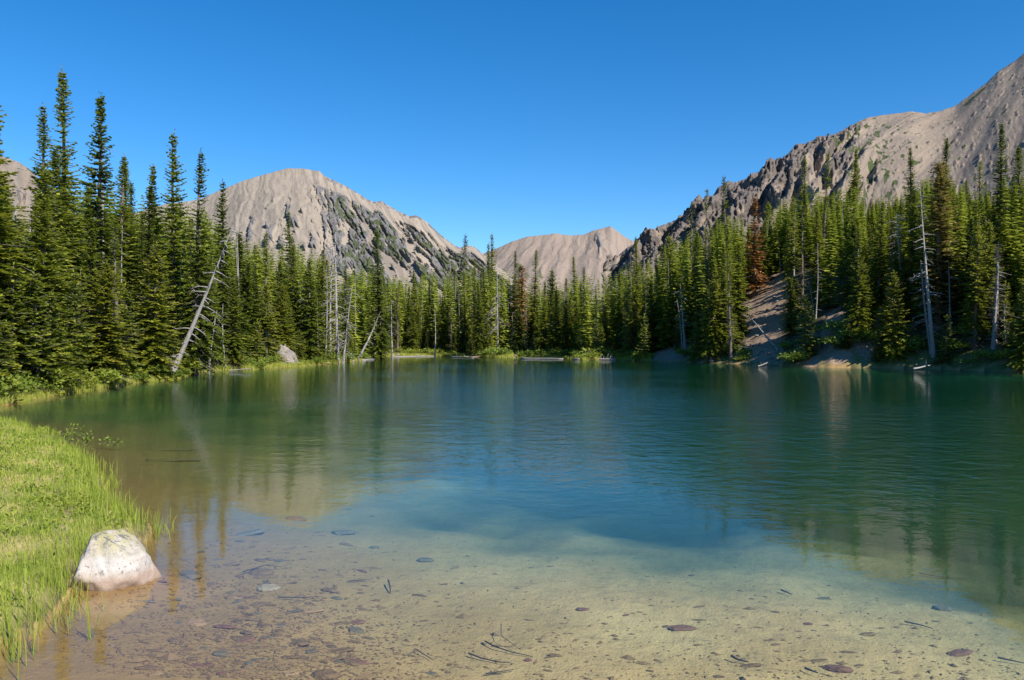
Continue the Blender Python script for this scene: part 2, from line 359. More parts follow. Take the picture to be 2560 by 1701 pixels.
def mountain(name, sil, u0, u1, nu, nt, Dr, Db, zbase, detail, mat, p=1.0, jag=0.0):
    su, sv = zip(*sil); u = np.linspace(u0, u1, nu)
    v = np.interp(u, su, sv)
    Drr = Dr(u); Dbb = Db(u); zr = CAMH - (v - HV) / FPX * Drr
    kw = int(60 / (u[1] - u[0])) | 1; ker = np.hanning(kw + 2)[1:-1]; ker /= ker.sum()
    zs = np.convolve(np.pad(zr, kw // 2, mode='edge'), ker, mode='valid')
    jz = -jag * fbm(u / 14, u * 0, 4, 31) / FPX * Drr
    t = np.concatenate([np.linspace(-0.7, -0.02, 24), np.linspace(0, 1, nt) ** 1.0])
    T, U = np.meshgrid(t, u, indexing='ij')
    f = np.clip(T, 0, 1)
    Y = np.where(T >= 0, Drr + (Dbb - Drr) * f, Drr + (-T) * np.abs(Dbb - Drr) * 1.0)
    bl = sstep(0, 0.22, np.abs(T)); zz = zr * (1 - bl) + zs * bl
    Z = np.where(T >= 0, zbase + (zz - zbase) * (1 - f) ** p, zz - (-T) * (zz - zbase) * 0.9) + jz * np.exp(-(T / 0.03) ** 2)
    X = (U - CX) / FPX * Y
    dZ, dN, at = detail(U, T, v, X, Y)
    env = sstep(0, 0.10, np.abs(T)) * 0.85 + 0.15
    Z = Z + dZ * env; Y = Y - dN * env; X = X - dN * env * 0.35
    me = make_mesh(name, np.stack([X, Y, Z], -1).reshape(-1, 3), grid_faces(len(t), nu), mat, at)
    return tag(link(name, me), kind='structure')

# central peak
SIL_C = [(-300, 640), (200, 520), (380, 470), (440, 462), (470, 455), (500, 441), (560, 416), (600, 404), (640, 393), (662, 387), (700, 388), (735, 394), (750, 406), (800, 430), (850, 461), (868, 466), (880, 463), (905, 480), (940, 497), (962, 497), (985, 512), (1010, 536), (1040, 560), (1060, 572), (1075, 564), (1092, 568), (1115, 586), (1180, 640), (1350, 760)]
def det_c(U, T, v, X, Y):
    t = np.clip(T, -0.3, 1.2); tc = np.clip(t, 0, 1)
    wx = 14 * fbm(U / 45, t * 7, 3, 39); 
    phi = (U - 640 + wx) / (1 + 1.15 * tc)
    w = sstep(660, 790, U - 60 * t) * sstep(0.03, 0.13, t)
    rib = fbm(phi / 13, t * 7.0, 5, 41, .62); big = fbm(phi / 48, t * 2.4, 3, 47)
    rock = sstep(-0.12, 0.22, rib * 0.85 + big * 0.8 + 0.06) * w
    lo = sstep(0.12, 0.4, fbm(phi / 16, t * 9, 4, 52)) * (1 - w) * sstep(.12, .4, t) * sstep(520, 620, U)
    rock = np.maximum(rock, lo * .9)
    ridge = np.clip(fbm(U / 7, T * 30, 3, 55) + .45, 0, 1) * np.exp(-(t / 0.035) ** 2) * sstep(725, 760, U) * 1.2
    rock = np.maximum(rock, ridge)
    gul = fbm(phi / 34, t * 1.6, 2, 44)
    crag = ridged(U / 7, t * 40, 4, 61) * rock
    dN = 5.5 * rock + 9 * crag + 9 * gul * (0.12 + 0.88 * w) + 1.3 * fbm(U / 9, t * 22, 4, 63)
    veg = np.clip(rock * 0.9 - 0.30 + 0.9 * fbm(U / 10, t * 22, 3, 71) + 0.5 * fbm(phi / 40, t * 3, 2, 75), 0, 1) * w
    streak = np.clip(fbm(phi / 11, t * 1.4, 4, 81) + 0.5, 0, 1)
    return 0.5 * dN - 5, dN * 0.8, {'rock': rock, 'veg': veg, 'streak': streak}
MC = mountain_material('mountain_scree', (0.239, 0.203, 0.164), (0.308, 0.262, 0.210), (0.077, 0.077, 0.081), (0.193, 0.181, 0.178), (0.065, 0.078, 0.041), 1.0)
mountain('mountain_peak', SIL_C, -300, 1350, 780, 220, lambda u: 1400 + 0 * u, lambda u: 930 + 0 * u, 12, det_c, MC, 1.05, 1.6)

# far ridge beyond the saddle
SIL_F = [(900, 660), (1060, 600), (1110, 585), (1140, 574), (1180, 556), (1212, 545), (1250, 541), (1280, 537), (1312, 542), (1345, 540), (1372, 529), (1392, 525), (1406, 520), (1420, 530), (1440, 545), (1462, 556), (1500, 575), (1600, 640), (1750, 720)]
def det_f(U, T, v, X, Y):
    t = np.clip(T, -.3, 1.2); phi = (U - 1400) / (1 + 0.9 * np.clip(t, 0, 1))
    phi = phi + 8 * fbm(U / 30, t * 6, 3, 139); gul = fbm(phi / 30, t * 1.5, 2, 144)
    rock = np.clip(fbm(phi / 20, t * 4, 4, 141) * 1.3 + 0.05, 0, 1) * (0.4 + 0.6 * np.exp(-((U - 1375 - 40 * t) / 30) ** 2))
    veg = np.clip(fbm(U / 18, t * 6, 3, 171) * 1.2 + .6, 0, 1) * np.exp(-((U - (1160 + 130 * (t - 0.25) / .3)) / 50) ** 2 - ((t - 0.38) / 0.14) ** 2)
    dN = 6 * gul + 18 * rock
    return 0.4 * dN - 12, dN, {'rock': rock, 'veg': veg, 'streak': np.clip(fbm(phi / 9, t, 3, 181) + .45, 0, 1)}
MF = mountain_material('far_mountain_scree', (0.235, 0.185, 0.150), (0.279, 0.222, 0.180), (0.147, 0.136, 0.134), (0.243, 0.212, 0.193), (0.088, 0.098, 0.057), 0.5)
mountain('mountain_far_ridge', SIL_F, 900, 1750, 460, 140, lambda u: 2900 + 0 * u, lambda u: 1950 + 0 * u, 15, det_f, MF, 1.0, 1.0)

# ridge over the right shore: crags that give way to scree
SIL_R = [(1395, 625), (1405, 605), (1412, 592), (1420, 606), (1430, 588), (1445, 572), (1465, 560), (1480, 550), (1500, 541), (1530, 527), (1560, 512), (1590, 500), (1600, 488), (1612, 468), (1640, 455), (1652, 433), (1680, 419), (1692, 423), (1722, 411), (1750, 396), (1766, 379), (1786, 376), (1802, 370), (1830, 346), (1855, 335), (1880, 321), (1925, 310), (1960, 291), (2000, 271), (2030, 266), (2070, 261), (2100, 257), (2132, 262), (2165, 257), (2202, 244), (2240, 216), (2272, 193), (2300, 166), (2340, 141), (2362, 122), (2450, 60), (2600, 0), (2800, -60), (3300, 40), (3900, 300)]
def Dr_R(u): return np.interp(u, [1395, 1600, 1900, 2360, 2800, 3900], [640, 600, 620, 760, 820, 700])
def Db_R(u): return np.interp(u, [1395, 1600, 1900, 2360, 2800, 3900], [430, 330, 250, 190, 160, 160])
def det_r(U, T, v, X, Y):
    t = np.clip(T, -.3, 1.2)
    phi = U + 120 * t + 16 * fbm(U / 40, t * 8, 3, 239)
    craggy = 1 - sstep(1885, 2030, U - 90 * t)
    n = fbm(phi / 22, t * 9, 4, 241) + .5 * fbm(phi / 70, t * 3, 2, 242)
    rock = np.clip(0.70 + n * 1.1 - 0.75 * sstep(.25, .6, t) * sstep(1700, 1900, U), 0, 1) * craggy
    spots = sstep(0.30, 0.55, fbm(U / 13, t * 22, 4, 251)) * (1 - craggy)
    rk2 = np.exp(-((U - 1945) / 60) ** 2 - ((t - 0.08) / 0.10) ** 2) * np.clip(fbm(U / 10, t * 24, 3, 253) * 1.6 + .75, 0, 1)
    rk3 = sstep(2215, 2300, U) * np.exp(-(t / 0.03) ** 2) * np.clip(fbm(U / 7, t * 20, 3, 254) + .8, 0, 1)
    rock = np.maximum(np.maximum(rock, spots * 0.8), np.maximum(rk2, rk3))
    but = fbm(phi / 48, t * 5, 2, 244); col = ridged(phi / 20, t * 7, 4, 246); blk = ridged(U / 8, t * 26, 4, 247)
    dN = craggy * (21 * but + 8 * (col - .5) + 8 * blk * rock) + 2.2 * spots * blk + 7 * (rk2 + rk3) * blk + (1 - craggy) * (5 * fbm((U + 200 * t) / 110, t * 2.0, 2, 249) + 0.35 * fbm(U / 8, t * 30, 3, 250))
    g = fbm(U / 16, t * 20, 4, 271)
    veg = np.clip(g * 2.0 - 0.10, 0, 1) * (np.exp(-((U - 1985 - 60 * t) / 100) ** 2) * sstep(.05, .14, t) * 1.7)
    veg = np.maximum(veg, np.exp(-((U - 2245 + 520 * (t - 0.09)) / 26) ** 2 - ((t - 0.09) / 0.05) ** 2) * (1.0 + g))
    veg = np.maximum(veg, np.clip(g * 2.0 - .55, 0, 1) * 1.0 * (1 - craggy))
    return 0.35 * dN, dN, {'rock': rock, 'veg': veg, 'streak': np.clip(fbm((U + 420 * t) / 14, t * 2, 4, 281) + .4, 0, 1)}
MR = mountain_material('near_mountain_scree', (0.212, 0.171, 0.135), (0.262, 0.213, 0.166), (0.077, 0.069, 0.066), (0.177, 0.150, 0.135), (0.057, 0.072, 0.031), 2.2)
mountain('mountain_crags', SIL_R, 1395, 3900, 1020, 230, Dr_R, Db_R, 14, det_r, MR, 1.0, 1.3)

# shoulder seen past the trees at the far left
SIL_L = [(-900, 120), (-400, 250), (-150, 320), (-40, 352), (20, 364), (45, 374), (70, 390), (100, 420), (130, 450), (180, 520), (300, 640)]
def det_l(U, T, v, X, Y):
    t = np.clip(T, -.3, 1.2); g = ridged((U + 100 * t) / 50, t * 2, 4, 344)
    z = 0 * U
    return 6 * g - 4, 10 * g, {'rock': np.clip(fbm(U / 14, t * 6, 4, 341) * 1.4 + .1, 0, 1), 'veg': z, 'streak': np.clip(fbm(U / 10, t, 3, 381) + .4, 0, 1)}
mountain('mountain_shoulder', SIL_L, -900, 300, 300, 100, lambda u: 700 + 0 * u, lambda u: 420 + 0 * u, 10, det_l, MR, 1.0, 1.0)

# ------------------------------------------------------------------ conifers: mesh variants (unit: metres, drawn for a given height)
def trunk_mesh(name, H, r0, rng, mat, bend=0.02, stubs=0, k=8, taper=0.9):
    mb = MB(); n = 14; z = np.linspace(-0.5, H, n)
    f = np.clip(z / H, 0, 1)
    P = np.stack([bend * H * np.sin(f * 2.1 + rng.uniform(0, 6)) * f, bend * H * np.sin(f * 2.6 + rng.uniform(0, 6)) * f, z], -1)
    R = r0 * (1 - f) ** taper + 0.012; R[0] *= 1.35
    mb.tube(P, R, k)
    for i in range(stubs):
        h = rng.uniform(.05, .9); c = np.array([np.interp(h * H, z, P[:, 0]), np.interp(h * H, z, P[:, 1]), h * H]); a = rng.uniform(0, 6.28)
        L = rng.uniform(.2, .8) * (1.1 - h); d = np.array([math.cos(a), math.sin(a), rng.uniform(-.5, .2)])
        mb.tube([c, c + d * L * .5, c + d * L + np.array([0, 0, -.05])], [.03, .022, .008], 4)
    return mb.mesh(name, [mat], True)

def crown_mesh(name, H, R, rng, mats, start=0.04, step=0.215, per=8, gap=0.30, fill=1.0, droop=0.35, dead_below=0.12, pw=0.75, leaf=1.0, dead_rate=0.06, colz=None):
    mb = MB(); z = start * H; gs = int(rng.integers(0, 90))
    while z < H - 0.15:
        f = z / H
        rad = R * (1 - f) ** pw * (0.80 + 0.35 * perlin(z * .9, gs * 1.7, gs)[()] ) + 0.10
        nb = max(4, int(per * (0.55 + 0.45 * (1 - f)) + rng.uniform(0, 1)))
        a0 = rng.uniform(0, 6.28)
        for b in range(nb):
            a = a0 + 6.283 * b / nb + rng.uniform(-.35, .35)
            g = float(perlin(np.array([z * .55 + 40]), np.array([math.cos(a) * 1.3 + math.sin(a) * .7 + gs]), gs + 1)[0])
            if g < -gap and rng.random() < 0.8 and f < .93: continue
            L = rad * rng.uniform(.6, 1.2) * (1 + 0.5 * g)
            el = math.radians(22 * f - 22 * (1 - f) + rng.uniform(-9, 9))
            n = max(3, int(L / (0.10 * leaf)))
            s = np.linspace(0.12, 1, n) if f < .75 else np.linspace(0.0, 1, n)
            dx, dy = math.cos(a), math.sin(a)
            hx = s * L * math.cos(el); vz = s * L * math.sin(el) - droop * L * s * s * (1 - f) + 0.22 * L * s ** 3
            C = np.stack([dx * hx, dy * hx, z + vz], -1)
            dead = (f < dead_below and rng.random() < 0.75) or rng.random() < dead_rate
            bt = rng.normal(0, .16)
            # woody axis
            mb.tube(np.stack([[0, 0, z], C[n // 2], C[-1]]), [.022, .015, .004], 3, rng.uniform(.2, .9), 1)
            ax = np.array([dx, dy, 0.0]); sd = np.array([-dy, dx, 0.0])
            for sgn in (-1, 1, 0):
                keep = rng.random(n) < (0.95 if sgn else 0.8) * fill * (0.45 if dead else 1)
                if not keep.any(): continue
                c = C[keep]; k = len(c); ss = s[keep]
                ll = (0.12 + 0.30 * L * (1 - ss) * (1 if sgn else .5)) * rng.uniform(.6, 1.25, k) * (1 if not dead else .9)
                ll = np.minimum(ll, .55) * leaf ** .5
                dirv = ax[None] * rng.uniform(.45, .95, k)[:, None] + sd[None] * (sgn * rng.uniform(.5, 1.0, k) + (0 if sgn else rng.uniform(-.3, .3, k)))[:, None]
                dirv[:, 2] += rng.uniform(-.38, .22, k) + (0.35 if sgn == 0 else 0)
                dirv /= np.linalg.norm(dirv, axis=1)[:, None]
                tip = c + dirv * ll[:, None]
                up = np.stack([rng.uniform(-.45, .45, k), rng.uniform(-.45, .45, k), np.ones(k)], -1)
                sv = np.cross(dirv, up); sv /= np.linalg.norm(sv, axis=1)[:, None] + 1e-9
                wd = (0.012 if dead else 0.088) * leaf * rng.uniform(.6, 1.2, k)
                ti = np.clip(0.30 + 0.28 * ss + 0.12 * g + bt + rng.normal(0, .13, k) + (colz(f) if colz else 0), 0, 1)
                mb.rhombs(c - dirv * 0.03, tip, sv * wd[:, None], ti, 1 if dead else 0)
        z += step * rng.uniform(.65, 1.35) * (1 if f < .8 else .7)
    # leader
    k = 14; zz = np.linspace(H - .5, H + .12, k); a = rng.uniform(0, 6.28, k)
    c = np.stack([0 * zz, 0 * zz, zz], -1); d = np.stack([np.cos(a) * .13, np.sin(a) * .13, np.full(k, .12)], -1)
    mb.rhombs(c, c + d, np.stack([-np.sin(a) * .025, np.cos(a) * .025, 0 * a], -1), np.full(k, .6))
    return mb.mesh(name, mats)

class Kind: pass
def make_kind(H, R, seed, needle='fir', trunk='bark', **kw):
    rng = np.random.default_rng(seed); k = Kind(); k.H = H
    stubs = kw.pop('stubs', 14)
    k.crown = crown_mesh('crown', H, R, rng, [M[needle], M['grey']], **kw)
    k.trunk = trunk_mesh('trunk', H, 0.011 * H + .03, rng, M[trunk], 0.006, stubs)
    return k
KIND = {
    # spires: slim, tufted
    'spire': [make_kind(15, 2.2, 101, droop=.5, pw=.95), make_kind(15, 1.8, 102, gap=.28, droop=.45, dead_below=.10, pw=.85), make_kind(14, 2.2, 103, droop=.55, pw=1.0), make_kind(13, 1.5, 104, gap=.26, droop=.4, pw=.75, dead_below=.15), make_kind(14, 1.7, 105, gap=.2, droop=.5, pw=.8, dead_rate=.12)],
    # full: broad skirts to the ground
    'full': [make_kind(11, 2.3, 111, gap=.36, per=9, droop=.45), make_kind(9, 2.2, 112, gap=.38, per=9, droop=.4, dead_below=.03), make_kind(11, 1.9, 113, gap=.34, per=9, droop=.5), make_kind(8, 2.3, 114, gap=.3, per=9, droop=.35, pw=.9, dead_below=.03)],
    # sparse: thin crowns with trunk showing
    'sparse': [make_kind(14, 1.15, 121, gap=.10, per=6, fill=.85, dead_below=.42, droop=.35, dead_rate=.22, pw=.55), make_kind(14, .95, 122, gap=.06, per=6, fill=.8, start=.14, dead_below=.5, dead_rate=.25, pw=.5)],
    # small: young trees at the water
    'small': [make_kind(4.5, 1.0, 131, gap=.4, per=7, step=.17, droop=.25, leaf=.8, dead_below=0, stubs=2), make_kind(3.5, .95, 132, gap=.4, per=7, step=.16, droop=.2, leaf=.8, dead_below=0, stubs=2)],
    'lime': [make_kind(12, 1.4, 141, needle='lime', gap=.25, droop=.4)],
    'rust': [make_kind(10, 1.1, 151, needle='rust', gap=.30, per=8, start=.25, dead_below=.1, pw=.6, droop=.3, dead_rate=.02), make_kind(10, 1.5, 152, needle='rust', gap=.24, per=8, start=.1, dead_below=.1, pw=.75, dead_rate=.1)],
    'straw': [make_kind(16, 1.5, 161, needle='straw', gap=.28, per=10, dead_below=.15, pw=.5, dead_rate=.06)],
    'grey': [make_kind(13, .8, 171, needle='grey', trunk='silver', gap=.02, fill=.7, dead_rate=1.0, pw=.4)],
}
def tree(kind, x, y, h, label, group=None, name='fir_tree', var=None, wide=1.0, rz=None, cat='tree', lean=0.0):
    ks = KIND[kind]; k = ks[random.randrange(len(ks)) if var is None else var % len(ks)]
    r = empty(name, (x, y, hz(x, y) - 0.05), label, cat, group)
    s = h / k.H; w = s ** .65 * wide * 1.10
    r.rotation_euler = (random.gauss(0, .022) + lean, random.gauss(0, .022), random.uniform(0, 6.28) if rz is None else rz)
    r.scale = (w, w, s)
    link('trunk', k.trunk, r); link('crown', k.crown, r)
    return r
TAKEN = []
KEEP = [(1201, 22, 148, 700), (1738, 24, 101, 560), (2160, 44, 68, 700), (337, 30, 47, 660), (2292, 30, 61, 860), (772, 40, 82, 700), (400, 22, 47, 850), (430, 20, 47, 745), (470, 20, 47, 650), (510, 20, 47, 550), (2135, 22, 64, 720), (2066, 22, 78, 570), (1147, 26, 134, 730), (877, 28, 112, 700), (1372, 6, 128, 690), (903, 10, 128, 760), (640, 9, 78, 650), (242, 10, 50, 450), (1570, 14, 92, 790), (1762, 42, 104, 840)]
def hides(u, Y, vt):
    hw = 1.15 / Y * FPX
    return any(abs(u - a) < b + hw * .6 and Y < yk and vt < vb for a, b, yk, vb in KEEP)
def at_uv(kind, u, vtop, Y, label, group=None, **kw):
    """a tree whose tip shows at column u, row vtop, standing Y metres away"""
    x = XU(u, Y); z = hz(x, Y); h = ZV(vtop, Y) - z
    TAKEN.append((x, Y, 1.0)); return tree(kind, x, Y, max(h, 1.5), label, group, **kw)

# prominent trees, each singled out by its look and place
P = [
 ('spire', 150, 160, 42, 'tallest fir of the left shore, its tufted spire topping every other tree', dict(var=0)),
 ('spire', 217, 214, 43.5, 'second tallest fir on the left shore, with a bent white snag against its side', dict(var=2)),
 ('spire', 99, 246, 46, 'slim fir rising just beside the tallest spire, on its outer side', dict(var=1)),
 ('spire', 126, 335, 40, 'bushy fir crowded against the foot of the tallest spire', dict(var=2)),
 ('spire', 399, 299, 54, 'lone slender spire standing clear above the trees behind the leaning snag', dict(var=3)),
 ('spire', 452, 348, 53, 'dense topped fir directly behind the upper end of the leaning snag', dict(var=0)),
 ('spire', 352, 376, 56, 'short pointed fir top between the lime tree and the lone slender spire', dict(var=2)),
 ('spire', 264, 352, 54, 'blunt double topped fir behind the bent white snag', dict(var=0, wide=1.1)),
 ('spire', 285, 372, 57, 'dark fir whose tip shows close beside the blunt double topped fir', dict(var=1)),
 ('spire', 508, 416, 64, 'narrow dark fir in front of the near slope of the pale peak', dict(var=3)),
 ('lime', 337, 425, 47, 'yellow green fir, the brightest crown of the left shore', dict()),
 ('spire', -22, 150, 29, 'near fir at the picture edge with only branch tips reaching in', dict(var=2, wide=1.15)),
 ('full', 12, 400, 33, 'broad fir at the left end of the wood, above the grassy inlet', dict(var=0)),
 ('full', 240, 600, 37.5, 'broad skirted fir whose branches hang over the left bank water', dict(var=0, wide=1.25)),
 ('full', 205, 500, 40, 'dense fir with dark trunk gap behind the broad skirted fir', dict(var=2)),
 ('full', 348, 560, 43.5, 'full fir beside the foot of the leaning snag, on its outer side', dict(var=1, wide=1.1)),
 ('full', 100, 640, 36, 'middling fir above the bare gravel patch of the left bank', dict(var=2)),
 ('full', 30, 620, 30, 'spreading low fir nearest the grassy inlet', dict(var=1, wide=1.15)),
 ('full', 482, 590, 60, 'full fir right under the upper half of the leaning snag', dict(var=0)),
 ('full', 540, 640, 62, 'mid height fir with pale twigs behind the small sandy bank', dict(var=2)),
 ('spire', 672, 488, 92, 'fir with a thin pointed tip standing before the grey scree of the peak', dict(var=3)),
 ('full', 648, 655, 72, 'fir above the grey rock outcrop on the left shore', dict(var=0)),
 ('full', 715, 600, 78, 'tall full fir next to the big silver snag, on its shore side', dict(var=1)),
 ('spire', 877, 528, 112, 'isolated broad based spire right of the big silver snag', dict(var=0, wide=1.25)),
 ('sparse', 1062, 540, 150, 'thin topped fir reaching above the skyline where the peak meets the saddle', dict(var=0)),
 ('spire', 1122, 560, 165, 'shorter of the twin spires standing at the saddle', dict(var=3)),
 ('spire', 1136, 538, 168, 'taller of the twin spires standing at the saddle', dict(var=3)),
 ('spire', 1228, 574, 150, 'long fir immediately beside the rusty brown tree on the far shore', dict(var=0, wide=1.2)),
 ('spire', 1185, 578, 158, 'fir behind the rusty brown tree on its other side', dict(var=1)),
 ('full', 1275, 620, 140, 'broad yellowish fir above the bright shrubs of the far shore', dict(var=0, wide=1.35)),
 ('spire', 1330, 590, 140, 'pointed fir before the scree of the far ridge', dict(var=2)),
 ('spire', 1470, 545, 108, 'dark slim fir in front of the first dark crag', dict(var=1)),
 ('sparse', 1590, 470, 110, 'nearly bare topped fir against the sky beside the crags', dict(var=1)),
 ('sparse', 1628, 435, 112, 'bare poled fir rising over the lower end of the crags', dict(var=1)),
 ('sparse', 1676, 405, 112, 'tallest bare topped fir standing against the crag skyline', dict(var=0)),
 ('spire', 1852, 355, 106, 'tall dark fir whose tip meets the top of the crags', dict(var=0)),
 ('sparse', 1897, 352, 106, 'grey haired fir with thin twigs beside the tall dark crag fir', dict(var=0)),
 ('spire', 1966, 342, 102, 'golden green fir in front of the scree with shrubs', dict(var=2)),
 ('spire', 2105, 340, 84, 'dark fir top behind the long leaning pale snag of the right shore', dict(var=1)),
 ('spire', 2172, 314, 80, 'green topped fir right behind the straw coloured tree', dict(var=0)),
 ('spire', 2306, 284, 72, 'tallest fir of the right shore, near the edge of the picture', dict(var=1)),
 ('spire', 2345, 335, 68, 'dense dark fir at the right edge of the picture', dict(var=0, wide=1.15)),
 ('sparse', 2255, 370, 76, 'brownish thin fir between the straw tree and the tallest right shore fir', dict(var=0)),
 ('full', 1700, 560, 88, 'layered green fir on the lake side of the bare sandy slope', dict(var=2, wide=1.1)),
 ('full', 1668, 590, 90, 'layered fir next to the one bordering the bare sandy slope', dict(var=0)),
 ('full', 1822, 640, 80, 'fir standing at the waterline on the far side of the sandy slope', dict(var=2, wide=1.15)),
 ('spire', 1885, 480, 84, 'dark trunked fir rising from the shaded slope behind the waterline fir', dict(var=2)),
 ('full', 1950, 740, 70, 'small dark fir at the water below the shaded gully', dict(var=1)),
 ('full', 2240, 500, 66, 'green layered fir between the long pale snag and the grey brown dead fir', dict(var=0)),
 ('full', 2330, 790, 60, 'young fir at the water near the right edge', dict(var=1)),
]
for k, u, vt, Y, lab, kw in P: at_uv(k, u, vt, Y, lab, **kw)
at_uv('rust', 1201, 612, 148, 'rusty brown dying fir in the far shore wood', None, name='dying_fir', var=0, wide=1.7)
at_uv('rust', 1738, 455, 101, 'fir with orange dead needles below the crags', None, name='dying_fir', var=1, wide=1.3)
at_uv('straw', 2162, 372, 67.5, 'straw coloured dying fir, tallest dry tree of the right shore', None, name='dying_fir', var=0, wide=1.55)
at_uv('grey', 2292, 560, 61.5, 'grey brown dead fir with ragged twigs down to the water', None, name='dead_fir', var=0, wide=1.5)
at_uv('grey', 1252, 690, 145, 'grey twiggy dead fir behind the far shore shrubs', None, name='dead_fir', var=0)

# the wood between them
PU = [-300, -100, 0, 50, 100, 150, 200, 260, 300, 340, 400, 450, 500, 540, 600, 680, 720, 780, 850, 900, 950, 1000, 1050, 1100, 1150, 1200, 1250, 1300, 1350, 1400, 1450, 1500, 1550, 1600, 1650, 1700, 1750, 1800, 1850, 1900, 1960, 2000, 2050, 2100, 2150, 2200, 2250, 2300, 2360, 2700]
PV = [330, 350, 400, 440, 400, 380, 400, 400, 430, 450, 440, 440, 490, 530, 535, 535, 560, 590, 605, 620, 625, 610, 600, 600, 605, 620, 645, 640, 610, 605, 595, 565, 535, 510, 490, 470, 480, 440, 410, 430, 410, 450, 430, 410, 380, 400, 420, 390, 380, 380]
NFILL = 0
LM = [(-22, 'the fir at the picture edge'), (12, 'the broad fir above the grassy inlet'), (60, 'the bare gravel patch'), (99, 'the slim fir beside the tallest spire'), (150, 'the tallest spire'), (190, 'the second tallest spire'), (240, 'the broad skirted fir'), (264, 'the blunt double topped fir'), (300, 'the gap past the double topped fir'), (337, 'the yellow green fir'), (370, 'the short pointed top fir'), (399, 'the lone slender spire'), (430, 'the foot of the leaning snag'), (452, 'the dense topped fir'), (508, 'the narrow fir before the peak'), (540, 'the upper end of the leaning snag'), (580, 'the small sandy bank'), (635, 'the tall thin white pole'), (662, 'the grey rock outcrop'), (690, 'the white root wad'), (715, 'the full fir next to the silver snag'), (770, 'the big silver snag'), (830, 'the small leaning log'), (877, 'the isolated broad based spire'), (905, 'the grey snag with short branches'), (945, 'the long driftwood log'), (1003, 'the pale pole of the far shore'), (1062, 'the thin topped fir at the skyline'), (1095, 'the pale sand patch'), (1130, 'the twin spires at the saddle'), (1147, 'the bushy grey snag'), (1201, 'the rusty brown fir'), (1228, 'the long fir by the rusty tree'), (1275, 'the broad yellowish fir'), (1330, 'the pointed fir before the far scree'), (1372, 'the tall far white pole'), (1400, 'the floating branched log'), (1470, 'the dark slim crag fir'), (1520, 'the small sandy patch'), (1575, 'the pair of pale snags'), (1628, 'the bare poled fir over the crags'), (1676, 'the tallest bare topped fir'), (1700, 'the layered fir by the sandy slope'), (1738, 'the orange needled fir'), (1790, 'the fallen pole on the sandy slope'), (1822, 'the waterline fir past the sandy slope'), (1852, 'the tall dark crag fir'), (1897, 'the grey haired fir'), (1935, 'the shaded gully'), (1966, 'the golden green fir'), (2010, 'the upper bare slope patch'), (2070, 'the short white snag'), (2120, 'the long leaning pale snag'), (2160, 'the straw coloured fir'), (2205, 'the green topped fir'), (2240, 'the green layered fir'), (2290, 'the grey brown dead fir'), (2306, 'the tallest right shore fir'), (2345, 'the dark fir at the picture edge')]
def auto_label(u, Y, what, h=None, form=None):
    lu, name = min(LM, key=lambda q: abs(q[0] - u))
    off = Y - shoreY(min(max(u, 0), 2360))
    if off < 4: rel = 'at the waterline by'
    elif off < 9: rel = 'on the bank beside'
    elif off < 16: rel = 'in the wood behind'
    else: rel = 'far back behind'
    size = '' if h is None else ('young ' if h < 4 else 'short ' if h < 7 else 'middling ' if h < 10 else 'tall ' if h < 13.5 else 'very tall ')
    return (size + (form + ' ' if form else '') + what + ' ' + rel + ' ' + name).strip(), what.split()[-1] + ' trees around ' + name
FORM = {'spire': 'slim', 'full': 'bushy', 'sparse': 'thin crowned', 'small': 'low'}
def free(x, y, d):
    for (a, b, r) in TAKEN:
        if (a - x) ** 2 + (b - y) ** 2 < (d * r) ** 2: return False
    return True
SANDY = [(1728, 1800, 0, 19), (1500, 1560, 0, 8), (1075, 1105, 0, 4), (1165, 1205, 0, 5), (1880, 1960, 1, 6), (130, 165, 0, 5), (645, 690, 0, 4)]
def plant(u, off, small):
    global NFILL
    Y = shoreY(u) + (off + (3.2 if 850 < u < 1480 else 0)) if u < 2360 else 56 - (u - 2360) * .012 + off
    if u < 0: Y = 25 + off
    if 850 < u < 1480: off += 3.2
    if 1780 < u < 1960 and 3 < off < 26 and random.random() < .6: return
    for a, b, o0, o1 in SANDY:
        if a < u < b and o0 <= off < o1: return
    x = XU(u, Y)
    if float(poly_sdf(np.array([x]), np.array([Y]), LAKE)[0]) < (.5 if small else .9): return
    if not free(x, Y, 1.15 if not small else 0.8): return
    z = hz(x, Y); vp = float(np.interp(u, PU, PV))
    cap = ZV(vp, Y) - z
    if cap < 2.2: return
    if small: h = random.uniform(2.2, 5.5)
    elif off < 9: h = min(cap, random.uniform(6, 12))
    else: h = min(cap * random.choice([random.uniform(.55, .85), random.uniform(.8, 1.04)]), 19)
    if h < 2: return
    kind = 'small' if h < 5.5 else ('full' if h < 9.5 and random.random() < .75 else random.choices(['spire', 'full', 'sparse'], [.66, .16, .18])[0])
    if hides(u, Y, HV - (z + h - CAMH) / Y * FPX): return
    l, g = auto_label(u, Y, 'fir', h, FORM[kind]); TAKEN.append((x, Y, 1.0)); NFILL += 1
    t = tree(kind, x, Y, h, l, g)
cand = []
for u in np.linspace(-160, 2500, 1500):
    uu = u + random.uniform(-3, 3)
    cand.append((uu, random.uniform(1.0, 6.0), random.random() < .35))
random.shuffle(cand)
LIM = {}
def lim_ok(u, tier, n):
    k = (int(u // 120), tier); LIM[k] = LIM.get(k, 0) + 1; return LIM[k] <= n
for _ in range(150):
    if NFILL < 40: plant(random.uniform(-120, 500), random.uniform(1.0, 5.5), random.random() < .4)
for u, o, sm in cand[:420]:
    if NFILL < 140: plant(u, o, sm)
for u, o, sm in cand[420:1100]:
    if NFILL < 256: plant(u, 6 + random.expovariate(1 / 9.0), False)

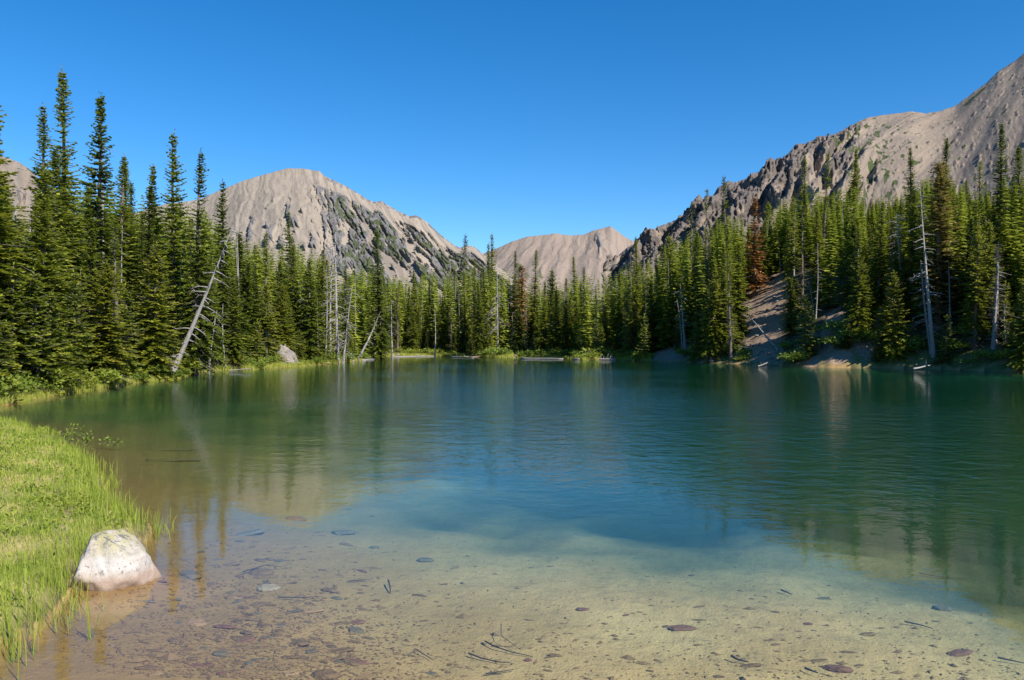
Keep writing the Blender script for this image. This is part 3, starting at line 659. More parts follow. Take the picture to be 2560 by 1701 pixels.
# far-off wood behind them, read as one mass: simple firs joined into one mesh
def far_forest():
    rng = np.random.default_rng(55); src = MB()
    for z in np.linspace(.5, 11.6, 36):
        f = z / 12; rad = 1.15 * (1 - f) ** .7 + .12; nb = 7
        a = rng.uniform(0, 6.28) + np.arange(nb) * 6.283 / nb + rng.uniform(-.3, .3, nb); L = rad * rng.uniform(.6, 1.25, nb)
        c = np.stack([0 * a, 0 * a, 0 * a + z], -1); tip = np.stack([np.cos(a) * L, np.sin(a) * L, z - .25 * L + rng.uniform(-.1, .1, nb)], -1)
        sd = np.stack([-np.sin(a), np.cos(a), rng.uniform(-.5, .5, nb)], -1) * (.27 * L)[:, None]
        src.rhombs(c, tip, sd, rng.uniform(.1, .7, nb))
    V0 = np.concatenate(src.v); F0 = np.concatenate(src.f); T0 = np.concatenate(src.t)
    out = MB(); n = 0; tries = 0
    while n < 1720 and tries < 32000:
        tries += 1
        u = rng.uniform(-260, 2620) if n < 500 else (rng.uniform(1450, 2650) if n < 950 else rng.uniform(120, 1480) if n < 1500 else rng.uniform(-1500, -200) if n < 1660 else rng.uniform(2600, 3000)); left = u < 1350
        off = rng.uniform(8, 70) if left else rng.uniform(5, 62)
        Y = (shoreY(u) if 0 < u < 2360 else (25 if u <= 0 else 55)) + off + (4 if n >= 1660 else 0); x = XU(u, Y)
        z = hz(x, Y); cap = ZV(float(np.interp(u, PU, PV)) + 8, Y) - z
        if cap < 4 or not free(x, Y, 1.0): continue
        if 1728 < u < 1800 and off < 22: continue
        if 1780 < u < 1960 and off < 26 and rng.random() < .6: continue
        s = min(cap * (rng.uniform(.74, 1.02) if left else rng.uniform(.55, 1.0)), 17) / 12
        if hides(u, Y, HV - (z + s * 12 - CAMH) / Y * FPX): continue
        w = s ** .6 * rng.uniform(.85, 1.2); a = rng.uniform(0, 6.28)
        R = np.array([[math.cos(a), -math.sin(a), 0], [math.sin(a), math.cos(a), 0], [0, 0, 1]])
        out.add((V0 * [w, w, s]) @ R.T + [x, Y, z], F0, np.clip(T0 * .6 + rng.uniform(-.12, .16), 0, 1)); n += 1
    return out.mesh('far_forest', [M['fir']])
tag(link('far_forest', far_forest()), 'mass of firs filling the wood behind the shoreline trees', 'forest', kind='stuff')

# ------------------------------------------------------------------ dead trees: a silver trunk from base to tip with bare branches
def branch_mb(mb, c, d, L, r, rng, twigs=3, sag=.25):
    n = 5; s = np.linspace(0, 1, n); bend = rng.uniform(-.15, .15, 3)
    P = c + d * (L * s)[:, None] + np.array([0, 0, -1]) * (sag * L * s * s)[:, None] + bend * (L * s * s)[:, None] * .6
    mb.tube(P, r * (1 - .75 * s), 4)
    for k in range(twigs):
        i = int(rng.integers(1, n)); dd = d + rng.uniform(-.8, .8, 3); dd /= np.linalg.norm(dd)
        mb.tube([P[i], P[i] + dd * L * rng.uniform(.15, .4)], [r * .4, r * .12], 3)
def snag(ub, Y, ut, vt, r0, label, group=None, nb=16, blen=.5, sag=.25, own=False, lo=.1, hi=.97, seed=0, name='dead_tree', roots=0, base_z=None, Yt=None, cone=0.0, bend=.02):
    rng = np.random.default_rng(900 + seed)
    x = XU(ub, Y); z0 = hz(x, Y) if base_z is None else base_z
    Yt = Yt or Y
    top = np.array([XU(ut, Yt) - x, Yt - Y, ZV(vt, Yt) - z0])
    r = empty(name, (x, Y, z0), label, 'dead tree', group)
    L = np.linalg.norm(top); ax = top / L; s = np.linspace(-.04, 1, 12)
    side = np.array([rng.uniform(-1, 1), rng.uniform(-1, 1), 0])
    P = s[:, None] * top[None] + side * (bend * L * np.sin(s * 3.1))[:, None]
    R = r0 * (1 - np.clip(s, 0, 1)) ** 1.15 + .014; R[0] *= 1.5; R[1] *= 1.12
    mb = MB(); mb.tube(P, R, 8)
    for k in range(roots):
        a = rng.uniform(0, 6.28); d = np.array([math.cos(a), math.sin(a), rng.uniform(-.5, .5)])
        branch_mb(mb, P[0] + ax * .1, d, rng.uniform(.5, 1.1) * (r0 * 5), r0 * .45, rng, 2, .3)
    link('trunk', mb.mesh('trunk', [M['silver']], True), r)
    bm_ = MB()
    for k in range(nb):
        f = lo + (hi - lo) * (k + rng.uniform(0, 1)) / nb
        c = np.array([np.interp(f, s, P[:, j]) for j in range(3)])
        a = rng.uniform(0, 6.28); d = np.array([math.cos(a), math.sin(a), rng.uniform(-.35, .25)]); d -= ax * (d @ ax) * .8; d /= np.linalg.norm(d)
        LL = blen * rng.uniform(.4, 1.2) * (1 - cone * f)
        b_ = MB() if own else bm_
        branch_mb(b_, c, d, LL, max(.02, min(.06, r0 * .26)), rng, 3, sag)
        if own: link('branch', b_.mesh('branch', [M['silver']], True), r)
    if nb and not own: link('bare_crown', bm_.mesh('bare_crown', [M['silver']], True), r)
    TAKEN.append((x, Y, .6))
    return r
snag(395, 47, 537, 520, .17, 'thick silver snag leaning steeply over the left shore', nb=40, blen=.85, own=True, seed=1, roots=5, lo=.04, bend=.01)
snag(778, 85.5, 772, 488, .20, 'big silver snag with the tallest bare white trunk, dense drooping branches', nb=70, blen=1.9, sag=.35, own=True, seed=2, roots=4, cone=.75, bend=.006)
snag(762, 85.5, 768, 560, .15, 'second silver trunk standing close against the big silver snag', nb=45, blen=1.5, sag=.3, seed=3, cone=.6)
snag(790, 84, 812, 660, .13, 'leaning grey snag with tangled twigs at the foot of the big silver snag', nb=40, blen=1.5, sag=.5, seed=4, cone=.3)
snag(824, 95, 877, 718, .16, 'small leaning log with pale root wad beyond the silver snags', nb=14, blen=.7, seed=5, roots=9)
snag(640, 80, 634, 545, .11, 'tall thin white pole standing in the trees before the peak', nb=10, blen=.3, seed=6)
snag(647, 81, 655, 620, .06, 'thin pale stem close beside the tall thin white pole', nb=6, blen=.25, seed=7)
snag(556, 70, 541, 535, .07, 'thin white pole tilting just behind the leaning snag tip', nb=8, blen=.3, seed=8)
snag(552, 75, 545, 500, .09, 'white split pole against the near slope of the peak', nb=10, blen=.35, seed=9)
snag(249, 50, 239, 320, .12, 'bent white snag against the second tallest spire', nb=9, blen=.7, seed=10, lo=.5, bend=.05)
snag(42, 37, 38, 372, .11, 'bare white snag in front of the mountain shoulder', nb=12, blen=.5, seed=11, lo=.4)
snag(68, 41, 66, 440, .05, 'short pale stem beside the white snag near the shoulder', nb=6, blen=.3, seed=12)
snag(430, 54, 423, 555, .07, 'curved white stem inside the trees behind the leaning snag', nb=6, blen=.3, seed=13, bend=.05)
snag(441, 53, 446, 600, .05, 'thin white stem between two others behind the leaning snag', nb=5, blen=.3, seed=14)
snag(455, 55, 457, 578, .06, 'straight white stem nearest the leaning snag trunk', nb=6, blen=.25, seed=15)
snag(480, 57, 500, 715, .08, 'short broken grey snag under the leaning snag', nb=22, blen=.8, sag=.6, seed=16, cone=.2)
snag(620, 70, 616, 705, .10, 'low grey skeleton tree hung with dead twigs above the shore', nb=40, blen=1.2, sag=.8, seed=17, cone=.6)
snag(905, 128, 903, 690, .16, 'grey snag with short branches among the far shore firs', nb=30, blen=1.0, seed=18)
snag(1002, 138, 1000, 690, .10, 'pale pole standing at the edge of the flat far shore', nb=8, blen=.5, seed=19)
snag(1052, 146, 1050, 640, .12, 'whitish double stem below the thin topped skyline fir', nb=10, blen=.6, seed=20)
snag(1062, 147, 1058, 668, .09, 'shorter stem of the whitish pair below the skyline fir', nb=8, blen=.5, seed=21)
snag(1148, 134, 1146, 596, .16, 'bushy grey snag with a skirt of drooping dead twigs', nb=46, blen=2.6, sag=.7, seed=22, lo=.25, hi=.62, cone=.5)
snag(1372, 128, 1369, 600, .14, 'tall white pole rising through the far shore firs', nb=12, blen=.6, seed=23)
snag(1424, 120, 1425, 662, .10, 'forked pale snag behind the floating log', nb=14, blen=.9, seed=24)
snag(1432, 121, 1420, 650, .08, 'thin tilted snag crossing the forked pale snag', nb=10, blen=.7, seed=25)
snag(1580, 92, 1568, 655, .15, 'pale snag with short branches on the bank below the crags', nb=26, blen=.8, seed=26, roots=4)
snag(1573, 93, 1560, 690, .10, 'thinner companion of the pale snag below the crags', nb=18, blen=.7, seed=27)
snag(1792, 79, 1722, 722, .11, 'fallen white pole lying aslant across the sandy slope', nb=14, blen=.5, seed=28, Yt=88, own=True)
snag(2152, 64.5, 2118, 400, .17, 'long leaning pale snag rising from the right shore water', nb=44, blen=1.1, sag=.2, own=True, seed=29, roots=3, cone=.3, bend=.008)
snag(2147, 65, 2122, 600, .14, 'second trunk hugging the long leaning pale snag', nb=30, blen=1.0, seed=30, sag=.3)
snag(2078, 78, 2066, 492, .12, 'short white snag with many level branches on the steep bank', nb=40, blen=1.0, sag=.15, seed=31, lo=.35)
snag(2032, 80, 2010, 540, .07, 'thin arching dead stem above the bare gully', nb=8, blen=.6, seed=32, bend=.08)
snag(2035, 100, 2034, 410, .11, 'pale pole high on the bank against the scree', nb=8, blen=.4, seed=33)
snag(2140, 80, 2128, 430, .07, 'thin tilted stem between the long pale snag and the straw tree', nb=8, blen=.4, seed=34)
snag(2290, 61, 2302, 610, .12, 'white streaked trunk above the grey brown dead fir', nb=20, blen=.7, seed=35)
snag(1855, 76, 1853, 800, .12, 'broken stump with pale roots at the right shore water', nb=12, blen=.6, seed=36, roots=6)
snag(1800, 104, 1793, 545, .06, 'thin white stem behind the sandy slope top', nb=6, blen=.3, seed=37)
snag(1875, 82, 1860, 640, .07, 'pale curved stem beside the waterline fir', nb=10, blen=.5, seed=38, bend=.04)
snag(1635, 96, 1612, 600, .07, 'thin tilted pale stem over the layered firs', nb=8, blen=.5, seed=39)
snag(1488, 104, 1489, 640, .06, 'thin pale stem in front of the first dark crag', nb=8, blen=.4, seed=40)
for i, (u, Y, vt, du) in enumerate([(170, 48, 480, -3), (280, 52, 520, 2), (300, 50, 700, 4), (590, 76, 600, -2), (690, 90, 590, 3), (735, 84, 690, -3), (820, 108, 620, 0), (935, 150, 640, -2), (972, 150, 660, 3), (1092, 156, 640, 2), (1172, 148, 700, 0), (1180, 146, 720, 2), (1243, 142, 650, 2), (1290, 135, 660, -3), (1318, 128, 680, 0), (1345, 125, 660, 3), (1395, 122, 640, -2), (1450, 112, 590, 3), (1505, 110, 560, 0), (1545, 106, 600, -4), (1600, 104, 560, 2), (1690, 104, 560, -3), (1770, 106, 500, 2), (1830, 100, 480, 4), (1945, 98, 480, -3), (1990, 98, 420, 2), (2200, 74, 520, -5), (2225, 72, 560, 3), (2270, 74, 500, 2), (2325, 68, 470, -4)]):
    l, g = auto_label(u, Y, 'thin pale dead stem')
    snag(u, Y, u + du, vt, random.uniform(.045, .085), l, g, nb=random.randint(5, 14), blen=random.uniform(.25, .6), seed=100 + i)

for i, (u, Y, vt, du, nb_) in enumerate([(115, 39, 600, -3, 26), (185, 44, 640, 4, 20), (262, 45, 560, -4, 22), (318, 47, 690, 3, 26), (520, 61, 700, -6, 26), (600, 70, 660, 4, 22), (700, 78, 640, -3, 20), (750, 82, 610, 3, 24), (865, 118, 690, -3, 22), (1085, 150, 660, 3, 22), (1215, 146, 700, -3, 20), (1305, 134, 700, 4, 26), (1405, 124, 690, -4, 22), (1530, 100, 650, 5, 24), (1610, 94, 640, -4, 24), (1660, 92, 690, 3, 20), (1880, 80, 560, 4, 26), (1985, 76, 560, -5, 24), (2020, 72, 700, 5, 26), (2190, 66, 600, -4, 22), (2262, 64, 620, 4, 24), (2318, 61, 700, -4, 26)]):
    l, g = auto_label(u, Y, 'pale dead stem', None, 'twiggy')
    snag(u, Y, u + du, vt, random.uniform(.05, .085), l, g, nb=nb_, blen=random.uniform(.5, .9), sag=.3, seed=200 + i)

# ------------------------------------------------------------------ shrubs along the water
def shrub_mesh(name, seed, n=420, leaf=.085, flat=.75):
    rng = np.random.default_rng(seed); mb = MB()
    nl = 7; cen = rng.uniform(-.55, .55, (nl, 3)) * [1, 1, 0]; cen[:, 2] = rng.uniform(.2, .6, nl); rad = rng.uniform(.28, .5, nl)
    k = rng.integers(0, nl, n); d = rng.normal(0, 1, (n, 3)); d[:, 2] = np.abs(d[:, 2]) * .9 - .15; d /= np.linalg.norm(d, axis=1)[:, None]
    p = cen[k] + d * (rad[k] * rng.uniform(.55, 1.08, n))[:, None]; p[:, 2] = np.maximum(p[:, 2] * flat * 1.3, .02)
    o = d + rng.normal(0, .6, (n, 3)); o /= np.linalg.norm(o, axis=1)[:, None]
    sv = np.cross(o, rng.normal(0, 1, (n, 3))); sv /= np.linalg.norm(sv, axis=1)[:, None]
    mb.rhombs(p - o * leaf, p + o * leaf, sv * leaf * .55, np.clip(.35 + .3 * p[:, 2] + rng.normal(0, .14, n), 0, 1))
    for i in range(nl): mb.tube([[0, 0, -.1], cen[i] * [.5, .5, .5], cen[i]], [.025, .018, .01], 3, .3, 1)
    return mb.mesh(name, [M['shrub'], M['grey']])
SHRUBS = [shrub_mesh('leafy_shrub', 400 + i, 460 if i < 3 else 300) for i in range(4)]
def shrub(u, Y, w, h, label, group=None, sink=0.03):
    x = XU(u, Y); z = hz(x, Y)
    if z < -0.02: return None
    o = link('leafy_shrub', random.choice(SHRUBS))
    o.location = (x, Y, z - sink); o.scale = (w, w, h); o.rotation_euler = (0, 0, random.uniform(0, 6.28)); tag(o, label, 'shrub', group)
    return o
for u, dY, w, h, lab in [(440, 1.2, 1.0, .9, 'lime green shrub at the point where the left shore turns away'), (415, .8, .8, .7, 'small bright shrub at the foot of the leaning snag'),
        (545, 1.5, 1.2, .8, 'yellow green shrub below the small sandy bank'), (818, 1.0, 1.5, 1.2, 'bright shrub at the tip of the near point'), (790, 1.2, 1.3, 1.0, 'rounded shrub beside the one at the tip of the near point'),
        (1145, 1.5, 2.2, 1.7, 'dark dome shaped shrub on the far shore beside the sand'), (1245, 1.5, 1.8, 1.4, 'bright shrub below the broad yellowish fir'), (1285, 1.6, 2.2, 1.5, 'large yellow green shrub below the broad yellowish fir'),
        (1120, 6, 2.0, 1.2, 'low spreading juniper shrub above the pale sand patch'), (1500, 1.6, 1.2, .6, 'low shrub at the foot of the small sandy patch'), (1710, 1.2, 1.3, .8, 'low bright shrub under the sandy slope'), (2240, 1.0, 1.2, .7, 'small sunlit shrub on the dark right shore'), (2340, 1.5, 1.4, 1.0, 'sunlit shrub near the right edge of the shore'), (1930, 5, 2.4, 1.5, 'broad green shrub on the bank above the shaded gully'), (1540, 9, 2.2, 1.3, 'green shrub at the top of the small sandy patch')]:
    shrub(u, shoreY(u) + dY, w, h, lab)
for u in list(np.linspace(-40, 1480, 84)) + list(np.linspace(1500, 2370, 30)):
    u += random.uniform(-9, 9); Y = shoreY(u) + random.uniform(.7, 3.2) * (1 if u < 800 else 1.5); s = random.uniform(.55, 1.35) * (1 if u < 800 else 1.6)
    if 1060 < u < 1105 or 1165 < u < 1200 or 120 < u < 170 or 640 < u < 690 or (1500 < u < 1560) or (1725 < u < 1800): continue
    lu, nm = min(LM, key=lambda q: abs(q[0] - u))
    near_ = Y - shoreY(u) < 1.9
    shrub(u, Y, s, s * random.uniform(.5, .9), ('small ' if s < .75 else 'rounded ') + 'green shrub ' + ('at the waterline by ' if near_ else 'on the bank by ') + nm, 'green shrubs by ' + nm)

# ------------------------------------------------------------------ rocks
import bmesh
def rock_verts(planes, sub=4, noise=.03, freq=5, seed=0, sharp=14):
    bm = bmesh.new(); bmesh.ops.create_icosphere(bm, subdivisions=sub, radius=1.0)
    N = np.array([v.co[:] for v in bm.verts]); F = np.array([[v.index for v in f.verts] for f in bm.faces]); bm.free()
    P = np.array([p[:3] for p in planes], float); P /= np.linalg.norm(P, axis=1)[:, None]; D = np.array([p[3] for p in planes])
    q = np.maximum(N @ P.T, 1e-4) / D                    # inverse distance to each plane
    r = 1 / (np.sum(q ** sharp, axis=1) ** (1 / sharp))
    V = N * r[:, None]
    d = noise * (fbm(V[:, 0] * freq + V[:, 2] * freq * .7, V[:, 1] * freq - V[:, 2] * freq * .6, 4, 500 + seed) + .5 * fbm(V[:, 2] * freq * 2.3, V[:, 0] * freq * 2.1 + V[:, 1] * freq, 3, 520 + seed))
    return V + N * d[:, None], F
m = NT('lichen_granite'); co = m.coord('Object')
n1 = m.noise(5, 5, 0.6, co); n2 = m.noise(22, 5, 0.65, co); n3 = m.noise(90, 3, 0.6, co); n4 = m.noise(9, 4, 0.7, m.coord('Object', (1, 1, 1.7)))
geo = m.n('ShaderNodeNewGeometry'); sx = m.n('ShaderNodeSeparateXYZ'); m.l(geo.outputs['Normal'], sx.inputs[0]); so = m.n('ShaderNodeSeparateXYZ'); m.l(co, so.inputs[0])
stone = m.mix(m.ramp(n1, [(0.35, 0.0), (0.65, 1.0)]), (0.380, 0.331, 0.286), (0.453, 0.429, 0.401))
stone = m.mix(m.ramp(so.outputs[2], [(0.02, 0.7), (0.11, 0.0)]), stone, (0.308, 0.196, 0.133))
hz_ = m.ramp(so.outputs[2], [(0.16, 0.0), (0.30, 1.0)])
lich = m.math('MULTIPLY', hz_, m.ramp(m.math('ADD', n4, m.math('MULTIPLY', sx.outputs[2], 0.10)), [(0.47, 0.0), (0.56, 0.85)]))
stone = m.mix(lich, stone, m.mix(n2, (0.252, 0.231, 0.084), (0.385, 0.350, 0.182)))
gl_ = m.math('MULTIPLY', hz_, m.ramp(n2, [(0.51, 0.0), (0.58, 0.9)]))
stone = m.mix(gl_, stone, (0.105, 0.105, 0.112))
bl = m.math('MULTIPLY', m.ramp(n2, [(0.55, 0.0), (0.63, 0.8)]), m.ramp(so.outputs[2], [(0.06, 0.0), (0.09, 1.0), (0.13, 1.0), (0.17, 0.0)]))
stone = m.mix(bl, stone, (0.077, 0.052, 0.045))
sp = m.ramp(n3, [(0.56, 0.0), (0.66, 0.6)]); stone = m.mix(sp, stone, (0.2, 0.17, 0.15))
left_shade = m.ramp(m.math('MULTIPLY', sx.outputs[0], -1.0), [(0.45, 0.0), (0.75, 0.55)]); stone = m.mix(m.math('MULTIPLY', left_shade, m.ramp(n1, [(.3, .4), (.6, 1.)])), stone, (0.27, 0.25, 0.23))  # shade of the left face put into the colour of left-facing sides
wl = m.ramp(m.math('ADD', so.outputs[2], m.math('MULTIPLY', m.math('SUBTRACT', n1, 0.5), 0.03)), [(-0.06, 0.0), (-0.042, 0.85), (-0.024, 0.85), (-0.014, 0.0)])
stone = m.mix(wl, stone, (0.035, 0.025, 0.020))
b = m.base(stone, 0.8, 0.25); m.l(m.bump(m.math('ADD', n2, m.math('MULTIPLY', n3, .5)), 0.5, 0.012), b.inputs['Normal']); M['granite'] = m.mat
V, F = rock_verts([(0, 0, -1, .16), (.14, -.80, .58, .262), (-.84, -.36, .40, .255), (.46, -.10, .88, .290), (.97, -.2, .14, .325), (.86, -.42, .3, .325), (0, 1, .3, .28), (-.16, -.05, 1, .345), (.55, -.62, -.56, .25), (-.15, -.85, -.5, .24), (.7, .4, .5, .33), (.4, -.88, .2, .285), (-.5, .5, .7, .31)], 5, .017, 9, 1, 110)
o = link('boulder', make_mesh('boulder', V, F, M['granite']), None, (XU(251, 6.5), 6.5, 0.032)); o.scale = (.93, .95, 1.02)
tag(o, 'large pale boulder with yellow lichen at the grassy water edge', 'boulder')

m = NT('grey_rock'); co = m.coord('Object'); n1 = m.noise(1.6, 5, .6, co); n2 = m.noise(8, 5, .65, co)
c = m.mix(m.ramp(n1, [(.35, 0.), (.65, 1.)]), (0.168, 0.147, 0.133), (0.322, 0.280, 0.245)); c = m.mix(m.ramp(n2, [(.55, 0.), (.7, .7)]), c, (0.084, 0.077, 0.070))
b = m.base(c, .9, .2); m.l(m.bump(n2, .7, .05), b.inputs['Normal']); M['rock'] = m.mat
def rnd_planes(rng, n=11, flat=.6): 
    P = rng.normal(0, 1, (n, 3)); P /= np.linalg.norm(P, axis=1)[:, None]
    L = [(*p, rng.uniform(.7, 1.0)) for p in P] + [(0, 0, 1, flat), (0, 0, -1, flat), (1, 0, .2, 1), (-1, 0, .1, 1), (0, 1, 0, .8), (0, -1, .2, .8)]
    return L
def rock_mesh(name, seed, mat, sub=3, flat=.6, noise=.06, sharp=14):
    rng = np.random.default_rng(seed); V, F = rock_verts(rnd_planes(rng, 11, flat), sub, noise, 2.2, seed % 17, sharp); return make_mesh(name, V, F, mat, smooth=sub > 2)
ROCKS = [rock_mesh('rock', 600 + i, M['rock'], 3, .7) for i in range(5)]
o = link('outcrop_rock', rock_mesh('outcrop_rock', 613, M['rock'], 4, .8, .34, 60)); Yr = 71.5; xr = XU(658, Yr); o.location = (xr, Yr, hz(xr, Yr) + .35); o.scale = (1.25, .8, .95); o.rotation_euler = (.3, .7, .4)
tag(o, 'grey rock outcrop between firs on the left shore', 'rock')
def shore_rock(u, off, s, label, group=None):
    Y = shoreY(u) + off; x = XU(u, Y); o = link('shore_rock', random.choice(ROCKS)); o.location = (x, Y, hz(x, Y) + s * .2); o.scale = (s, s * .8, s * .6); o.rotation_euler = (0, 0, random.uniform(0, 6.28)); tag(o, label, 'rock', group)
for i in range(34): shore_rock(random.gauss(145, 22) if i % 3 else random.gauss(95, 30), random.uniform(1.2, 4.5), random.uniform(.06, .17), 'small pale stone among those of the gravel patch on the left bank', 'stones of the gravel patch')
for u, off, s, l in [(140, .3, .22, 'pale flat rock lying in the grass edge of the left bank'), (835, .2, .4, 'brownish rock at the tip of the near point'), (812, .3, .35, 'dark rock under the shrubs of the near point'), (915, .5, .5, 'white rock at the end of the far driftwood'), (960, .6, .4, 'small pale rock on the far shore strip'), (740, 3, .35, 'white rock in the grass below the silver snag'), (752, .3, .25, 'pale rock at the water below the silver snag'), (655, 1.6, .3, 'sandy coloured rock beside the white root wad'), (1640, .4, .35, 'dark rock at the right shore waterline')]: shore_rock(u, off, s, l)

for i in range(46): shore_rock(random.uniform(1715, 1810), random.uniform(1.5, 19), random.uniform(.08, .28), 'small stone scattered on the bare sandy slope', 'stones of the sandy slope')

# white root wad on the left shore
rw = MB(); rng = np.random.default_rng(77)
for k in range(9):
    a = rng.uniform(-.3, 3.4); d = np.array([math.cos(a), rng.uniform(-.4, .4), math.sin(a) * .8 + .1]); branch_mb(rw, np.array([0, 0, .15]), d, rng.uniform(.4, .8), .07, rng, 2, .5)
u, Yw = 668, shoreY(668) + 2.0; o = link('root_wad', rw.mesh('root_wad', [M['silver']], True), None, (XU(u, Yw), Yw, hz(XU(u, Yw), Yw))); tag(o, 'bleached white root wad on the bare bank', 'root')

# ------------------------------------------------------------------ driftwood
def log(p0, p1, r, label, stubs=0, mat='silver', group=None, up=.5, name='driftwood_log', seed=0):
    rng = np.random.default_rng(300 + seed); p0 = np.array(p0, float); p1 = np.array(p1, float); c = (p0 + p1) / 2; h = (p1 - p0) / 2; s = np.linspace(-1, 1, 9)
    P = h * s[:, None]; P[:, 2] += .15 * r * np.sin(s * 4); P[:, 1] += np.linalg.norm(h) * .02 * np.sin(s * 3 + seed)
    R = r * (1 - .35 * (s + 1) / 2); mb = MB(); mb.tube(np.vstack([P[:1] * 1.002, P, P[-1:] * 1.002]), np.concatenate([[.002], R, [.002]]), 8)
    o = empty(name, tuple(c), label, 'log', group); link('trunk', mb.mesh('trunk', [M[mat]], True), o)
    for k in range(stubs):
        f = rng.uniform(-.8, .95); q = h * f; d = np.array([rng.uniform(-.5, .5), rng.uniform(-.4, .4), 1.0]); b_ = MB(); branch_mb(b_, q, d / np.linalg.norm(d), up * rng.uniform(.5, 1.2), r * .3, rng, 1, -.1); link('branch', b_.mesh('branch', [M[mat]], True), o)
    return o
def W(u, v, z=0.0): x, y = G(u, v); return (x, y, z)
log(W(1322, 829, .05), W(1420, 830, .06), .16, 'floating white log with upright branch stubs off the far shore', 12, up=.9, seed=1)
log(W(905, 823, .05), W(1000, 822, .05), .10, 'long pale driftwood log at the far waterline', 0, seed=2)
log(W(1038, 823.5, .05), W(1092, 825, .05), .10, 'dark topped driftwood log before the pale sand patch', 1, seed=3)
log(W(1200, 827, .05), W(1298, 828, .05), .11, 'long white driftwood log below the bright shrubs', 0, seed=4)
log(W(835, 830, .04), W(862, 829, .04), .1, 'short driftwood log off the tip of the near point', 0, seed=5)
log(W(528, 856, .05), W(582, 852.5, .12), .035, 'thin pale branch at the waterline below the sandy bank', 1, up=.3, seed=6)
log(W(2105, 854, .12), W(2148, 852, .35), .07, 'curved white branch beside the foot of the long pale snag', 1, up=.4, seed=7)
log(W(118, 906, .08), W(150, 905, .08), .05, 'short pale log lying in the grass of the left bank', 0, seed=8)
log(W(265, 1019, -.19), W(445, 1012, -.22), .035, 'long sunken log, the farther of two in the brown shallows', 0, 'sodden', seed=9, name='sunken_log')
log(W(335, 1038, -.20), W(462, 1033, -.22), .035, 'sunken log, the nearer of two in the brown shallows', 0, 'sodden', seed=10, name='sunken_log')
log(W(1748, 846, .05), W(1772, 842, .3), .05, 'small forked branch at the waterline under the sandy slope', 1, up=.3, seed=11)

# ------------------------------------------------------------------ stones and twigs on the lake bed
def bed_point(u, v):
    dep = .15
    for _ in range(4):
        Y = (CAMH + dep) * FPX / (v - HV); x = (u - CX) / FPX * Y; dep = max(.02, -hz(x, Y))
    return x, Y, -dep
STM = {}
for nm, ca, cb in [('brown', (0.114, 0.063, 0.028), (0.236, 0.140, 0.060)), ('grey', (0.088, 0.067, 0.041), (0.184, 0.140, 0.084)), ('ochre', (0.263, 0.145, 0.064), (0.367, 0.231, 0.113)), ('red', (0.149, 0.063, 0.037), (0.210, 0.102, 0.060)), ('pale', (0.245, 0.179, 0.105), (0.333, 0.256, 0.161))]:
    m = NT(nm + '_stone'); co = m.coord('Object'); n1 = m.noise(2.5, 5, .65, co); oi = m.n('ShaderNodeObjectInfo').outputs['Random']
    c = m.mix(m.math('ADD', m.math('MULTIPLY', m.ramp(n1, [(.3, 0.), (.7, 1.)]), .6), m.math('MULTIPLY', oi, .4)), ca, cb); b = m.base(c, .8, .2); m.l(m.bump(n1, .5, .1), b.inputs['Normal']); STM[nm] = m.mat
STONES = {k: [rock_mesh(k + '_stone', 700 + 10 * j + i, STM[k], 2, .35, .08) for i in range(4)] for j, k in enumerate(STM)}
def stone(u, v, w, col, label, group=None, rz=None, lng=1.0, name='lake_stone', rise=.35):
    x, y, z = bed_point(u, v); o = link(name, random.choice(STONES[col]))
    o.location = (x, y, z + w * .12 * rise); o.scale = (w * .5 * lng, w * .5 / lng ** .5, w * random.uniform(.22, .42)); o.rotation_euler = (random.uniform(-.15, .15), random.uniform(-.15, .15), random.uniform(-.5, .5) if rz is None else rz)
    return tag(o, label, 'stone', group)
for a in [(437, 1329, .2, 'grey', 'dark sunken slab, the largest near the pale boulder', 1.5), (575, 1232, .26, 'grey', 'long dark sunken slab beyond the stony shallows', 1.6), (680, 1198, .22, 'red', 'dark sunken stone at the edge of the blue water', 1.4), (787, 1231, .26, 'grey', 'dark blue grey sunken stone near the edge of the blue water', 1.3), (622, 1358, .17, 'pale', 'pale pointed stone in the middle of the stony shallows', 1.2), (452, 1438, .15, 'ochre', 'orange stone, the brightest of the stony shallows', 1.3), (820, 1455, .12, 'grey', 'grey rounded stone alone on the edge of the sand', 1.2), (690, 1485, .13, 'brown', 'chunky brown stone low in the stony shallows', 1.4), (750, 1560, .16, 'brown', 'large dark stone at the bottom edge below the chunky brown stone', 1.3), (1065, 1378, .08, 'ochre', 'small orange flat stone alone on the pale sand', 1.2), (1570, 1450, .15, 'red', 'flat reddish stone on the pale sand beyond the twigs', 1.7), (980, 1293, .16, 'grey', 'grey squarish stone on the pale sand', 1.2), (600, 1322, .2, 'brown', 'cluster topping brown stone behind the pale pointed stone', 1.2), (2170, 1405, .16, 'grey', 'dark stone on the sand near the tree reflections', 1.3), (2210, 1508, .15, 'red', 'flat brown stone on the bright sand toward the corner', 1.7), (1930, 1545, .15, 'red', 'dark brown patchy flat stone at the bottom sand', 1.5), (490, 1350, .12, 'brown', 'small brown stone between the slab and the pale pointed stone', 1.2)]:
    stone(a[0], a[1], a[2], a[3], a[4], None, None, a[5])
